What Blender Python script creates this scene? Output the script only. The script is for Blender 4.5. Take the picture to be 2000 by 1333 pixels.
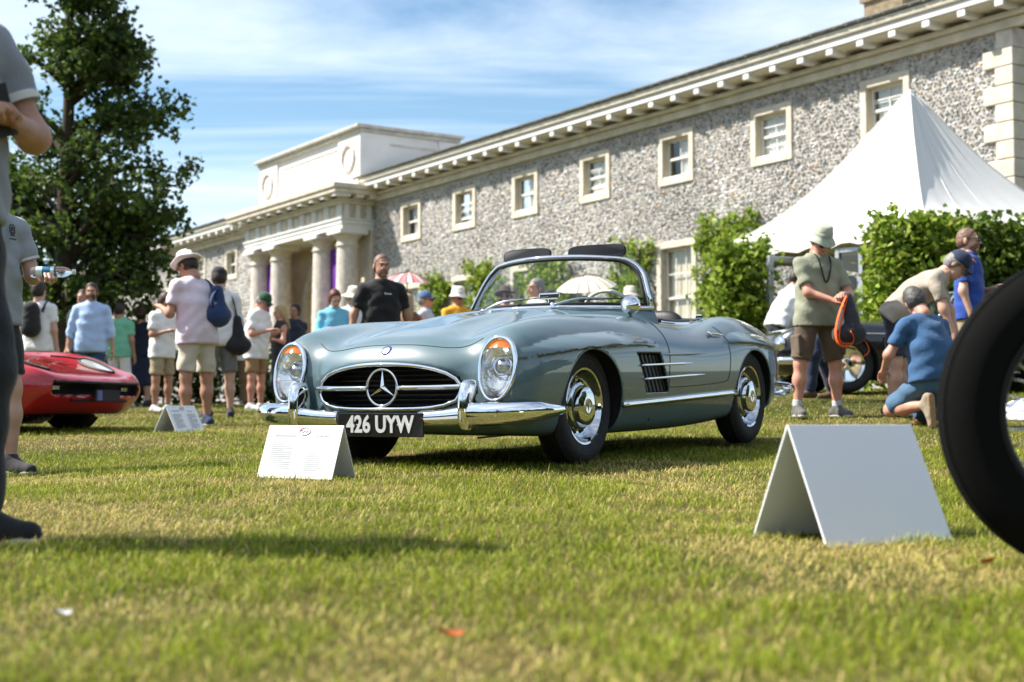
import bpy, bmesh, math, random
import numpy as np
from mathutils import Vector, Matrix, Euler
R = math.radians
rng = np.random.default_rng(7)
random.seed(7)
SC = bpy.context.scene
COL = SC.collection
for o in list(bpy.data.objects): bpy.data.objects.remove(o)

# ---------------------------------------------------------------- camera
CAMZ = 0.448
cam_d = bpy.data.cameras.new('camera')
cam = bpy.data.objects.new('camera', cam_d); COL.objects.link(cam)
cam.location = (0, 0, CAMZ)
PITCH = math.atan((815 - 666.5) / 2777.8)
cam.rotation_euler = (R(90) + PITCH, 0, 0)
cam_d.lens = 50; cam_d.sensor_width = 36
cam_d.clip_start = 0.1; cam_d.clip_end = 3000
cam_d.dof.use_dof = True
cam_d.dof.focus_distance = 7.45
cam_d.dof.aperture_fstop = 2.8
SC.camera = cam

# ---------------------------------------------------------------- sky and sun
SUN_AZ = R(175)      # direction to the sun, counter-clockwise from +X
SUN_EL = R(49)
sun_dir = Vector((math.cos(SUN_EL) * math.cos(SUN_AZ), math.cos(SUN_EL) * math.sin(SUN_AZ), math.sin(SUN_EL)))
world = bpy.data.worlds.new('World'); SC.world = world; world.use_nodes = True
wn = world.node_tree; wn.nodes.clear()
def wnode(t, **k):
    n = wn.nodes.new(t)
    for a, b in k.items(): setattr(n, a, b)
    return n
w_out = wnode('ShaderNodeOutputWorld'); w_bg = wnode('ShaderNodeBackground')
w_sky = wnode('ShaderNodeTexSky', sky_type='NISHITA', sun_disc=False, sun_elevation=SUN_EL,
              sun_rotation=math.atan2(sun_dir.x, sun_dir.y), altitude=50, air_density=1.0, dust_density=0.35, ozone_density=1.1)
w_bg.inputs['Strength'].default_value = 0.082
w_tc = wnode('ShaderNodeTexCoord')
# thin cirrus on a plane high above: project the view direction on it
w_sep = wnode('ShaderNodeSeparateXYZ'); wn.links.new(w_tc.outputs['Generated'], w_sep.inputs[0])
w_zc = wnode('ShaderNodeMath', operation='MAXIMUM'); wn.links.new(w_sep.outputs['Z'], w_zc.inputs[0]); w_zc.inputs[1].default_value = 0.03
w_dx = wnode('ShaderNodeMath', operation='DIVIDE'); wn.links.new(w_sep.outputs['X'], w_dx.inputs[0]); wn.links.new(w_zc.outputs[0], w_dx.inputs[1])
w_dy = wnode('ShaderNodeMath', operation='DIVIDE'); wn.links.new(w_sep.outputs['Y'], w_dy.inputs[0]); wn.links.new(w_zc.outputs[0], w_dy.inputs[1])
w_cmb = wnode('ShaderNodeCombineXYZ'); wn.links.new(w_dx.outputs[0], w_cmb.inputs[0]); wn.links.new(w_dy.outputs[0], w_cmb.inputs[1])
w_map = wnode('ShaderNodeMapping'); wn.links.new(w_cmb.outputs[0], w_map.inputs['Vector'])
w_map.inputs['Rotation'].default_value = (0, 0, R(-14)); w_map.inputs['Scale'].default_value = (0.28, 0.62, 1)
w_map.inputs['Location'].default_value = (1.7, 0.35, 0)
w_n1 = wnode('ShaderNodeTexNoise'); wn.links.new(w_map.outputs[0], w_n1.inputs['Vector'])
w_n1.inputs['Scale'].default_value = 1.1; w_n1.inputs['Detail'].default_value = 9; w_n1.inputs['Roughness'].default_value = 0.62; w_n1.inputs['Distortion'].default_value = 0.5
w_ramp = wnode('ShaderNodeValToRGB'); wn.links.new(w_n1.outputs['Fac'], w_ramp.inputs[0])
w_ramp.color_ramp.elements[0].position = 0.36; w_ramp.color_ramp.elements[0].color = (0, 0, 0, 1)
w_ramp.color_ramp.elements[1].position = 0.74; w_ramp.color_ramp.elements[1].color = (0.8, 0.8, 0.8, 1)
w_mix = wnode('ShaderNodeMixRGB'); wn.links.new(w_ramp.outputs[0], w_mix.inputs['Fac'])
w_mix.inputs[2].default_value = (9.2, 9.7, 10.2, 1)
w_tint = wnode('ShaderNodeMixRGB', blend_type='MULTIPLY'); w_tint.inputs['Fac'].default_value = 1; w_tint.inputs[2].default_value = (0.90, 1.03, 1.05, 1)
wn.links.new(w_sky.outputs[0], w_tint.inputs[1]); wn.links.new(w_tint.outputs[0], w_mix.inputs[1]); wn.links.new(w_mix.outputs[0], w_bg.inputs['Color'])
wn.links.new(w_bg.outputs[0], w_out.inputs['Surface'])

sun_d = bpy.data.lights.new('sun', 'SUN'); sun_d.energy = 5.0; sun_d.angle = R(0.53); sun_d.color = (1.0, 0.945, 0.86)
sun = bpy.data.objects.new('sun', sun_d); COL.objects.link(sun)
sun.rotation_euler = (-sun_dir).to_track_quat('-Z', 'Y').to_euler()
SC.view_settings.view_transform = 'Standard'; SC.view_settings.look = 'None'
SC.view_settings.exposure = 1.0; SC.view_settings.gamma = 1.0
SC.view_settings.use_curve_mapping = False
SC.cycles.max_bounces = 8; SC.cycles.transparent_max_bounces = 24
SC.cycles.use_denoising = True
SC.cycles.caustics_reflective = False; SC.cycles.caustics_refractive = False
SC.cycles.sample_clamp_indirect = 6.0
# ---------------------------------------------------------------- helpers
def S(lo, hi, x):
    t = np.clip((x - lo) / (hi - lo), 0, 1); return t * t * (3 - 2 * t)
def gz(x, y):
    """height of the lawn"""
    x = np.asarray(x, float); y = np.asarray(y, float)
    z = 0.0265 * np.clip(y, -40, 26) - 0.02
    z = z + S(1.2, 3.2, x) * 0.30 * S(9.8, 17.5, y)
    z = z - 0.085 * np.exp(-((x + 2.9) / 1.0) ** 2 - ((y - 8.2) / 1.8) ** 2)
    z = z + 0.006 * np.sin(x * 2.1 + 1.3) * np.sin(y * 1.7) + 0.004 * np.sin(x * 4.3 + y * 3.1)
    return z
def gzf(x, y): return float(gz(x, y))
def pix(px, Y):            # world X of a picture column at depth Y (used to survey positions)
    return (px - 1000) / 2777.8 * Y
def zat(py, Y):            # world Z of a picture row at depth Y
    c, s = math.cos(PITCH), math.sin(PITCH); k = (666.5 - py) / 2777.8
    return CAMZ + Y * (k * c + s) / (c - k * s)

MATS = {}
def mat(name, col=(0.5, 0.5, 0.5), rough=0.6, metal=0.0, coat=0.0, spec=0.5, noise=None, bump=None, sheen=0.0, attr=None, emit=None, trans=0.0, ior=1.45, alpha=None):
    """noise=(scale, amount, detail) varies the colour; bump=(scale, strength); attr=name of a colour attribute"""
    if name in MATS: return MATS[name]
    m = bpy.data.materials.new(name); m.use_nodes = True; MATS[name] = m
    nt = m.node_tree; b = nt.nodes['Principled BSDF']
    b.inputs['Base Color'].default_value = (*col, 1); b.inputs['Roughness'].default_value = rough
    b.inputs['Metallic'].default_value = metal; b.inputs['Coat Weight'].default_value = coat
    b.inputs['Coat Roughness'].default_value = 0.02
    b.inputs['Specular IOR Level'].default_value = spec; b.inputs['IOR'].default_value = ior
    b.inputs['Sheen Weight'].default_value = sheen; b.inputs['Transmission Weight'].default_value = trans
    src = None
    if attr:
        a = nt.nodes.new('ShaderNodeAttribute'); a.attribute_name = attr; src = a.outputs['Color']
    tc = nt.nodes.new('ShaderNodeTexCoord')
    if noise:
        n = nt.nodes.new('ShaderNodeTexNoise'); n.inputs['Scale'].default_value = noise[0]; n.inputs['Detail'].default_value = noise[2] if len(noise) > 2 else 5
        nt.links.new(tc.outputs['Object'], n.inputs['Vector'])
        mr = nt.nodes.new('ShaderNodeMapRange'); nt.links.new(n.outputs['Fac'], mr.inputs[0])
        mr.inputs[1].default_value = 0.3; mr.inputs[2].default_value = 0.7
        mr.inputs[3].default_value = 1 - noise[1]; mr.inputs[4].default_value = 1 + noise[1]
        mx = nt.nodes.new('ShaderNodeVectorMath'); mx.operation = 'SCALE'
        if src: nt.links.new(src, mx.inputs[0])
        else: mx.inputs[0].default_value = col
        nt.links.new(mr.outputs[0], mx.inputs['Scale']); src = mx.outputs[0]
    if src: nt.links.new(src, b.inputs['Base Color'])
    if bump:
        n = nt.nodes.new('ShaderNodeTexNoise'); n.inputs['Scale'].default_value = bump[0]; n.inputs['Detail'].default_value = 4
        nt.links.new(tc.outputs['Object'], n.inputs['Vector'])
        bp = nt.nodes.new('ShaderNodeBump'); bp.inputs['Strength'].default_value = bump[1]; bp.inputs['Distance'].default_value = bump[2] if len(bump) > 2 else 0.02
        nt.links.new(n.outputs['Fac'], bp.inputs['Height']); nt.links.new(bp.outputs[0], b.inputs['Normal'])
    return m
def thin_glass(name, tint=(1, 1, 1), rough=0.0, refl=1.0, bumpw=None):
    if name in MATS: return MATS[name]
    m = bpy.data.materials.new(name); m.use_nodes = True; MATS[name] = m
    nt = m.node_tree; nt.nodes.clear()
    o = nt.nodes.new('ShaderNodeOutputMaterial'); t = nt.nodes.new('ShaderNodeBsdfTransparent'); g = nt.nodes.new('ShaderNodeBsdfGlossy')
    t.inputs[0].default_value = (*tint, 1); g.inputs['Roughness'].default_value = rough
    f = nt.nodes.new('ShaderNodeLayerWeight'); f.inputs['Blend'].default_value = .5
    pw = nt.nodes.new('ShaderNodeMath'); pw.operation = 'POWER'; pw.inputs[1].default_value = 5; nt.links.new(f.outputs['Facing'], pw.inputs[0])
    mu = nt.nodes.new('ShaderNodeMath'); mu.operation = 'MULTIPLY_ADD'; mu.inputs[1].default_value = .95 * min(1, refl); mu.inputs[2].default_value = .045 * refl; nt.links.new(pw.outputs[0], mu.inputs[0])
    mx = nt.nodes.new('ShaderNodeMixShader'); nt.links.new(mu.outputs[0], mx.inputs[0]); nt.links.new(t.outputs[0], mx.inputs[1]); nt.links.new(g.outputs[0], mx.inputs[2])
    if bumpw:
        tc = nt.nodes.new('ShaderNodeTexCoord'); w = nt.nodes.new('ShaderNodeTexWave'); w.bands_direction = 'Y'
        w.inputs['Scale'].default_value = bumpw; nt.links.new(tc.outputs['Object'], w.inputs['Vector'])
        bp = nt.nodes.new('ShaderNodeBump'); bp.inputs['Strength'].default_value = 0.5; bp.inputs['Distance'].default_value = 0.004
        nt.links.new(w.outputs['Fac'], bp.inputs['Height']); nt.links.new(bp.outputs[0], g.inputs['Normal']); nt.links.new(bp.outputs[0], f.inputs['Normal'])
    nt.links.new(mx.outputs[0], o.inputs[0]); return m

def mesh_np(name, V, Fq, smooth=True, normals=None, colors=None):
    """mesh from numpy arrays: V (n,3), Fq (m,3|4) or list of faces"""
    me = bpy.data.meshes.new(name); V = np.asarray(V, np.float32)
    if isinstance(Fq, np.ndarray):
        k = Fq.shape[1]; m = len(Fq)
        me.vertices.add(len(V)); me.vertices.foreach_set('co', V.ravel())
        me.loops.add(m * k); me.loops.foreach_set('vertex_index', Fq.astype(np.int32).ravel())
        me.polygons.add(m); me.polygons.foreach_set('loop_start', np.arange(0, m * k, k, dtype=np.int32))
        me.update(calc_edges=True)
    else:
        me.from_pydata([tuple(map(float, v)) for v in V], [], [tuple(int(i) for i in f) for f in Fq]); me.update()
    me.polygons.foreach_set('use_smooth', np.full(len(me.polygons), smooth))
    if normals is not None: me.normals_split_custom_set_from_vertices(np.asarray(normals, float))
    if colors is not None:
        a = me.color_attributes.new('col', 'FLOAT_COLOR', 'POINT')
        c = np.ones((len(V), 4), np.float32); c[:, :3] = colors; a.data.foreach_set('color', c.ravel())
    return me
def link(name, me, material=None, parent=None, loc=None, rot=None):
    o = bpy.data.objects.new(name, me); COL.objects.link(o)
    if material is not None and me is not None:
        for mm in (material if isinstance(material, (list, tuple)) else [material]):
            if len(me.materials) < (len(material) if isinstance(material, (list, tuple)) else 1): me.materials.append(mm)
    if parent is not None: o.parent = parent
    if loc is not None: o.location = loc
    if rot is not None: o.rotation_euler = rot
    return o
def tag(o, label=None, cat=None, group=None, kind=None):
    if label: o['label'] = label
    if cat: o['category'] = cat
    if group: o['group'] = group
    if kind: o['kind'] = kind
    return o
def thing(name, label, cat, loc=(0, 0, 0), rotz=0, group=None):
    o = bpy.data.objects.new(name, None); COL.objects.link(o); o.location = loc; o.rotation_euler = (0, 0, rotz)
    o.empty_display_size = 0.2
    return tag(o, label, cat, group)
class MB:
    """collects simple solids and links them as one mesh"""
    def __init__(s): s.V = []; s.F = []; s.n = 0
    def add(s, V, F):
        V = np.asarray(V, float); s.V.append(V); s.F += [tuple(int(i) + s.n for i in f) for f in F]; s.n += len(V); return s
    def box(s, c, size, M=None, taper=None):
        a = np.array([[x, y, z] for z in (-.5, .5) for y in (-.5, .5) for x in (-.5, .5)]) * np.asarray(size, float)
        if taper is not None: a[4:, :2] *= taper
        if M is not None: a = a @ np.asarray(M, float).T
        return s.add(a + np.asarray(c, float), [(0, 2, 3, 1), (4, 5, 7, 6), (0, 1, 5, 4), (2, 6, 7, 3), (0, 4, 6, 2), (1, 3, 7, 5)])
    def span(s, lo, hi):
        lo = np.array(lo, float); hi = np.array(hi, float); return s.box((lo + hi) / 2, hi - lo)
    def tube(s, P, r, n=8, closed=False, cap=True, flat=None):
        P = np.asarray(P, float); m = len(P); r = np.broadcast_to(np.asarray(r, float), (m,))
        if closed: T = np.roll(P, -1, 0) - np.roll(P, 1, 0)
        else: T = np.gradient(P, axis=0)
        T /= np.linalg.norm(T, axis=1)[:, None] + 1e-12
        ref = np.array([0, 0, 1.0]) if abs(T[0][2]) < .9 else np.array([1.0, 0, 0])
        N = np.cross(ref, T[0]); N /= np.linalg.norm(N); V = []
        for i in range(m):
            N = N - T[i] * N.dot(T[i]); N /= np.linalg.norm(N) + 1e-12; B = np.cross(T[i], N)
            for k in range(n):
                a = 2 * math.pi * k / n; fx, fy = (1, 1) if flat is None else flat
                V.append(P[i] + r[i] * (math.cos(a) * N * fx + math.sin(a) * B * fy))
        F = []
        for i in range(m if closed else m - 1):
            j = (i + 1) % m
            for k in range(n): F.append((i * n + k, i * n + (k + 1) % n, j * n + (k + 1) % n, j * n + k))
        if cap and not closed: F.append(tuple(range(n))[::-1]); F.append(tuple((m - 1) * n + k for k in range(n)))
        return s.add(V, F)
    def lathe(s, prof, n=32, M=None, c=(0, 0, 0), cap=False):
        """profile [(r, z)] turned about z"""
        prof = np.asarray(prof, float); V = []
        for k in range(n):
            a = 2 * math.pi * k / n
            V.append(np.stack([prof[:, 0] * math.cos(a), prof[:, 0] * math.sin(a), prof[:, 1]], 1))
        V = np.concatenate(V); m = len(prof)
        F = [(k * m + i, ((k + 1) % n) * m + i, ((k + 1) % n) * m + i + 1, k * m + i + 1) for k in range(n) for i in range(m - 1)]
        if M is not None: V = V @ np.asarray(M, float).T
        return s.add(V + np.asarray(c, float), F)
    def grid(s, P, closeu=False):
        """P (m,n,3) points to a quad sheet"""
        P = np.asarray(P, float); m, n = P.shape[:2]
        F = [(i * n + j, i * n + j + 1, (i + 1) % m * n + j + 1, (i + 1) % m * n + j) for i in range(m if closeu else m - 1) for j in range(n - 1)]
        return s.add(P.reshape(-1, 3), F)
    def mesh(s, name, smooth=False):
        V = np.concatenate(s.V) if s.V else np.zeros((0, 3)); me = bpy.data.meshes.new(name)
        me.from_pydata(V.tolist(), [], s.F); me.update()
        me.polygons.foreach_set('use_smooth', np.full(len(me.polygons), smooth)); return me
    def build(s, name, material, parent=None, smooth=False, bevel=0, autosmooth=None):
        me = s.mesh(name, smooth); o = link(name, me, material, parent)
        if bevel:
            b = o.modifiers.new('bevel', 'BEVEL'); b.width = bevel; b.segments = 2; b.limit_method = 'ANGLE'
        if autosmooth is not None: me.set_sharp_from_angle(angle=R(autosmooth)); me.polygons.foreach_set('use_smooth', np.ones(len(me.polygons), bool))
        return o
def rotm(axis, a): return np.array(Matrix.Rotation(a, 3, axis))
def frame_to(direction, up=(0, 0, 1)):
    """rotation whose z axis is direction"""
    z = np.asarray(direction, float); z = z / np.linalg.norm(z); x = np.cross(up, z)
    if np.linalg.norm(x) < 1e-6: x = np.array([1.0, 0, 0])
    x /= np.linalg.norm(x); return np.stack([x, np.cross(z, x), z], 1)
def text_mesh(name, body, size, depth=0.002, align='CENTER', bold=0.0, sx=1.0):
    cu = bpy.data.curves.new(name, 'FONT'); cu.body = body; cu.size = size; cu.extrude = depth; cu.align_x = align; cu.align_y = 'CENTER'; cu.offset = bold; cu.resolution_u = 3
    o = bpy.data.objects.new(name, cu); COL.objects.link(o)
    dg = bpy.context.evaluated_depsgraph_get(); me = bpy.data.meshes.new_from_object(o.evaluated_get(dg))
    bpy.data.objects.remove(o); bpy.data.curves.remove(cu)
    if sx != 1.0: me.transform(Matrix.Diagonal((sx, 1, 1, 1)))
    return me

# ---- implicit surfaces
class Spl:
    """natural cubic spline"""
    def __init__(s, x, y):
        x = np.asarray(x, float); y = np.asarray(y, float)
        if x[0] > x[-1]: x = x[::-1]; y = y[::-1]
        n = len(x); h = np.diff(x); A = np.zeros((n, n)); b = np.zeros((n,) + y.shape[1:]); A[0, 0] = A[-1, -1] = 1
        for i in range(1, n - 1):
            A[i, i - 1] = h[i - 1]; A[i, i] = 2 * (h[i - 1] + h[i]); A[i, i + 1] = h[i]
            b[i] = 6 * ((y[i + 1] - y[i]) / h[i] - (y[i] - y[i - 1]) / h[i - 1])
        s.x = x; s.y = y; s.m = np.linalg.solve(A, b)
    def __call__(s, t):
        t = np.clip(np.asarray(t, float), s.x[0], s.x[-1]); i = np.clip(np.searchsorted(s.x, t) - 1, 0, len(s.x) - 2)
        x0 = s.x[i]; x1 = s.x[i + 1]; h = x1 - x0; a = (x1 - t) / h; b = (t - x0) / h
        if s.y.ndim > 1: a = a[..., None]; b = b[..., None]; h = h[..., None]
        return a * s.y[i] + b * s.y[i + 1] + ((a ** 3 - a) * s.m[i] + (b ** 3 - b) * s.m[i + 1]) * h * h / 6
def smax(a, b, k):
    h = np.maximum(k - np.abs(a - b), 0) / k; return np.maximum(a, b) + h * h * k * .25
def smin(a, b, k): return -smax(-a, -b, k)
def nets(D, lo, h):
    """surface nets on node values D (inside < 0): vertices, quads"""
    nx, ny, nz = D.shape; I = D < 0
    c = I[:-1, :-1, :-1].astype(np.int8)
    tot = sum(I[i:nx - 1 + i, j:ny - 1 + j, k:nz - 1 + k].astype(np.int8) for i in (0, 1) for j in (0, 1) for k in (0, 1))
    act = (tot > 0) & (tot < 8); idx = np.argwhere(act)
    ids = -np.ones(act.shape, np.int64); ids[act] = np.arange(len(idx))
    off = np.array([[i, j, k] for i in (0, 1) for j in (0, 1) for k in (0, 1)])
    vals = np.stack([D[idx[:, 0] + o[0], idx[:, 1] + o[1], idx[:, 2] + o[2]] for o in off], 1)
    acc = np.zeros((len(idx), 3)); cnt = np.zeros(len(idx))
    for a in range(8):
        for ax in range(3):
            if off[a][ax] == 0:
                bo = off[a].copy(); bo[ax] = 1; b = bo[0] * 4 + bo[1] * 2 + bo[2]
                va, vb = vals[:, a], vals[:, b]; cr = (va < 0) != (vb < 0)
                t = np.where(cr, va / np.where(cr, va - vb, 1), 0)
                p = off[a] + t[:, None] * (bo - off[a]); acc += np.where(cr[:, None], p, 0); cnt += cr
    V = (idx + acc / np.maximum(cnt, 1)[:, None]) * h + np.asarray(lo)
    Q = []
    for ax in range(3):
        u, v = [(1, 2), (2, 0), (0, 1)][ax]
        s0 = [slice(None)] * 3; s1 = [slice(None)] * 3; s0[ax] = slice(0, -1); s1[ax] = slice(1, None)
        A = I[tuple(s0)]; B = I[tuple(s1)]; E = np.argwhere(A != B)
        E = E[(E[:, u] > 0) & (E[:, v] > 0) & (E[:, u] < D.shape[u] - 1) & (E[:, v] < D.shape[v] - 1)]
        if not len(E): continue
        sgn = A[E[:, 0], E[:, 1], E[:, 2]]
        du = np.zeros(3, int); du[u] = 1; dv = np.zeros(3, int); dv[v] = 1
        g = lambda e: ids[e[:, 0], e[:, 1], e[:, 2]]
        q = np.stack([g(E - du - dv), g(E - dv), g(E), g(E - du)], 1)
        q[~sgn] = q[~sgn][:, ::-1]; Q.append(q)
    return V, np.concatenate(Q) if Q else np.zeros((0, 4), int)
# ---------------------------------------------------------------- lawn
def ground_mesh():
    xs = np.unique(np.concatenate([np.linspace(-400, -14, 14), np.linspace(-14, 14, 113), np.linspace(14, 400, 14)]))
    ys = np.unique(np.concatenate([np.linspace(-400, -4, 14), np.linspace(-4, 27, 125), np.linspace(27, 600, 16)]))
    X, Y = np.meshgrid(xs, ys, indexing='ij'); V = np.stack([X, Y, gz(X, Y)], -1).reshape(-1, 3); n = len(ys)
    i, j = np.meshgrid(np.arange(len(xs) - 1), np.arange(n - 1), indexing='ij'); a = (i * n + j).ravel()
    return mesh_np('lawn', V, np.stack([a, a + n, a + n + 1, a + 1], 1))
def lawn_material():
    m = bpy.data.materials.new('lawn_soil_and_thatch'); m.use_nodes = True; nt = m.node_tree; b = nt.nodes['Principled BSDF']
    tc = nt.nodes.new('ShaderNodeTexCoord')
    def noise(sc, det=6, ro=.6):
        n = nt.nodes.new('ShaderNodeTexNoise'); n.inputs['Scale'].default_value = sc; n.inputs['Detail'].default_value = det; n.inputs['Roughness'].default_value = ro
        nt.links.new(tc.outputs['Object'], n.inputs['Vector']); return n
    n1 = noise(.55, 5); r1 = nt.nodes.new('ShaderNodeValToRGB'); nt.links.new(n1.outputs['Fac'], r1.inputs[0])
    r1.color_ramp.elements[0].position = .38; r1.color_ramp.elements[0].color = (.055, .065, .014, 1)
    r1.color_ramp.elements[1].position = .64; r1.color_ramp.elements[1].color = (.16, .125, .05, 1)
    n2 = noise(60, 3, .7); mr = nt.nodes.new('ShaderNodeMapRange'); nt.links.new(n2.outputs['Fac'], mr.inputs[0]); mr.inputs[1].default_value = .3; mr.inputs[2].default_value = .7; mr.inputs[3].default_value = .55; mr.inputs[4].default_value = 1.3
    sc = nt.nodes.new('ShaderNodeVectorMath'); sc.operation = 'SCALE'; nt.links.new(r1.outputs[0], sc.inputs[0]); nt.links.new(mr.outputs[0], sc.inputs['Scale'])
    nt.links.new(sc.outputs[0], b.inputs['Base Color']); b.inputs['Roughness'].default_value = .95; b.inputs['Specular IOR Level'].default_value = .1
    bp = nt.nodes.new('ShaderNodeBump'); bp.inputs['Strength'].default_value = .8; bp.inputs['Distance'].default_value = .03; nt.links.new(n2.outputs['Fac'], bp.inputs['Height']); nt.links.new(bp.outputs[0], b.inputs['Normal'])
    return m
tag(link('lawn', ground_mesh(), lawn_material()), kind='structure')

def vnoise(x, y, sc, seed=0):
    """cheap smooth value noise"""
    r_ = np.random.default_rng(seed); T = r_.random((64, 64)); x = x * sc; y = y * sc
    i = np.floor(x).astype(int); j = np.floor(y).astype(int); fx = x - i; fy = y - j; fx = fx * fx * (3 - 2 * fx); fy = fy * fy * (3 - 2 * fy)
    g = lambda a, b: T[a % 64, b % 64]
    return (g(i, j) * (1 - fx) + g(i + 1, j) * fx) * (1 - fy) + (g(i, j + 1) * (1 - fx) + g(i + 1, j + 1) * fx) * fy
def build_grass():
    """single blades, thick near the camera and thinner with distance"""
    bands = [(1.5, 2.6, 14500, 1.1), (2.6, 4.2, 11500, 1.05), (4.2, 6.5, 7600, 1.1), (6.5, 9.5, 4300, 1.35), (9.5, 14, 1800, 2.0), (14, 21, 480, 3.4), (21, 27, 180, 5.0)]
    PX = []; PY = []; WD = []
    for y0, y1, den, wd in bands:
        n = int((y1 - y0) * .80 * (y0 + y1) / 2 * den + .3 * den * (y1 - y0)); y = rng.uniform(y0 ** 2, y1 ** 2, n) ** .5; x = (rng.random(n) - .5) * (.80 * y + .3)
        PX.append(x); PY.append(y); WD.append(np.full(n, wd))
    x = np.concatenate(PX); y = np.concatenate(PY); wd = np.concatenate(WD)
    tuft = .55 * vnoise(x, y, 7, 1) + .45 * vnoise(x, y, 22, 2); dry = .62 * vnoise(x, y, 1.15, 3) + .38 * vnoise(x, y, 4.2, 4)
    dry = dry + .10 * np.clip((y - 9) / 8, 0, 1)
    keep = rng.random(len(x)) < .40 + .75 * tuft - .25 * np.clip(dry - .5, 0, 1); x, y, wd, tuft, dry = x[keep], y[keep], wd[keep], tuft[keep], dry[keep]; n = len(x)
    L = (.016 + .027 * tuft + .016 * rng.random(n)) * (1 + .5 * (rng.random(n) > .985)); L *= np.where(dry > .6, .8, 1)
    az = rng.uniform(0, 2 * math.pi, n); lean = rng.uniform(.35, 1.5, n) + .5 * np.clip(dry - .45, 0, 1)
    w = wd * rng.uniform(.0007, .0015, n); d = np.stack([np.cos(az), np.sin(az), 0 * az], 1); sd = np.stack([-np.sin(az), np.cos(az), 0 * az], 1)
    tw = rng.uniform(-.8, .8, n); sd = sd * np.cos(tw)[:, None] + d * np.sin(tw)[:, None]
    base = np.stack([x, y, gz(x, y) - .003], 1); up = np.array([0, 0, 1.0])
    mid = base + (L * .55)[:, None] * (d * np.sin(lean * .6)[:, None] + up * np.cos(lean * .6)[:, None])
    tip = mid + (L * .5)[:, None] * (d * np.sin(lean * 1.25)[:, None] + up * np.cos(lean * 1.25)[:, None])
    V = np.stack([base - sd * w[:, None], base + sd * w[:, None], mid + sd * (w * .8)[:, None], mid - sd * (w * .8)[:, None], tip], 1).reshape(-1, 3)
    k = np.arange(n) * 5
    F = np.concatenate([np.stack([k, k + 1, k + 2], 1), np.stack([k, k + 2, k + 3], 1), np.stack([k + 3, k + 2, k + 4], 1)])
    green = np.array([.155, .235, .013]); lime = np.array([.40, .45, .025]); straw = np.array([.74, .59, .21]); brown = np.array([.22, .14, .06])
    r_ = rng.random(n)[:, None]; c = (green + (lime - green) * r_) * rng.uniform(.6, 1.25, (n, 1))
    p = rng.random(n) < np.clip((dry - .47) * 2.8, .12, .75); c[p] = straw * (.5 + .75 * rng.random((p.sum(), 1)))
    q = rng.random(n) < .05 + .35 * np.clip(vnoise(x, y, 2.3, 9) - .78, 0, 1) * 4; c[q] = brown
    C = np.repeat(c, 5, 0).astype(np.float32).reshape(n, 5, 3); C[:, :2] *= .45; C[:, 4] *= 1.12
    m = mat('grass_blades', (1, 1, 1), .55, attr='col', spec=.25)
    nt = m.node_tree; b = nt.nodes['Principled BSDF']; o = [q_ for q_ in nt.nodes if q_.type == 'OUTPUT_MATERIAL'][0]
    tr = nt.nodes.new('ShaderNodeBsdfTranslucent'); mx = nt.nodes.new('ShaderNodeMixShader'); mx.inputs[0].default_value = .32
    a = [q_ for q_ in nt.nodes if q_.type == 'ATTRIBUTE'][0]; nt.links.new(a.outputs['Color'], tr.inputs[0])
    nt.links.new(b.outputs[0], mx.inputs[1]); nt.links.new(tr.outputs[0], mx.inputs[2]); nt.links.new(mx.outputs[0], o.inputs[0])
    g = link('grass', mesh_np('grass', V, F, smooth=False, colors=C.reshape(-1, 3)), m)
    tag(g, 'short dry-tipped green and straw lawn grass', 'grass', kind='stuff')
build_grass()

# ---------------------------------------------------------------- house
D_ = np.array([-.543, .840]); N_ = np.array([-.840, -.543]); P1 = np.array([.2484 * 28.1, 28.1])
def wl(t, p, z):          # along the wall to the left, out of the wall, up
    q = P1 + D_ * t + N_ * p; return np.array([q[0], q[1], z])
WM = np.array([[D_[0], N_[0], 0], [D_[1], N_[1], 0], [0, 0, 1]]).astype(float)   # local (t,p,z) -> world
class WB(MB):
    """solids given in wall coordinates (t, p, z)"""
    def __init__(s): super().__init__()
    def cub(s, t0, t1, p0, p1, z0, z1): return s.span((min(t0, t1), min(p0, p1), min(z0, z1)), (max(t0, t1), max(p0, p1), max(z0, z1)))
stone = mat('pale_limestone', (.60, .545, .44), .85, noise=(3.0, .16, 8), bump=(25, .25, .01))
stone_w = mat('white_rendered_stone', (.70, .695, .67), .8, noise=(1.2, .07, 7), bump=(30, .15, .01))
stone_g = mat('weathered_column_stone', (.58, .52, .46), .85, noise=(5.0, .22, 8), bump=(30, .3, .01))
joinery = mat('white_joinery', (.74, .73, .68), .5)
slate = mat('slate_roof', (.36, .35, .34), .7, noise=(6, .3), bump=(20, .5, .02))
mortar = mat('lime_mortar', (.42, .39, .35), .95, noise=(8, .2, 8), bump=(60, .5, .01))
flint_m = mat('flint_faces', (1, 1, 1), .5, attr='col', noise=(40, .15), spec=.4)
pane_m = mat('window_pane', (.06, .065, .065), .03, spec=.8, coat=.6)
curtain_m = mat('cream_curtain', (.80, .78, .72), .9)
blind_m = mat('cream_blind', (.60, .53, .40), .9)
UPW = [3.2 * k for k in range(7)]; UPL = [33.9 + 3.45 * k for k in range(5)]
UW, UZ0, UZ1 = 1.26, 5.88, 7.12
GW_T = [0.0, 6.4, 12.8, 16.0, 19.2]; GWW, GZ0, GZ1 = 1.42, 1.9, 4.55
house = thing('stable_house', 'long flint house with cream window surrounds, bracketed cornice and columned stone portico', 'house')
house.matrix_world = Matrix(((D_[0], N_[0], 0, P1[0]), (D_[1], N_[1], 0, P1[1]), (0, 0, 1, 0), (0, 0, 0, 1)))
T0, TP0, TP1, T1 = -3.62, 21.0, 29.2, 62.0
ZW = 7.40
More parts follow.
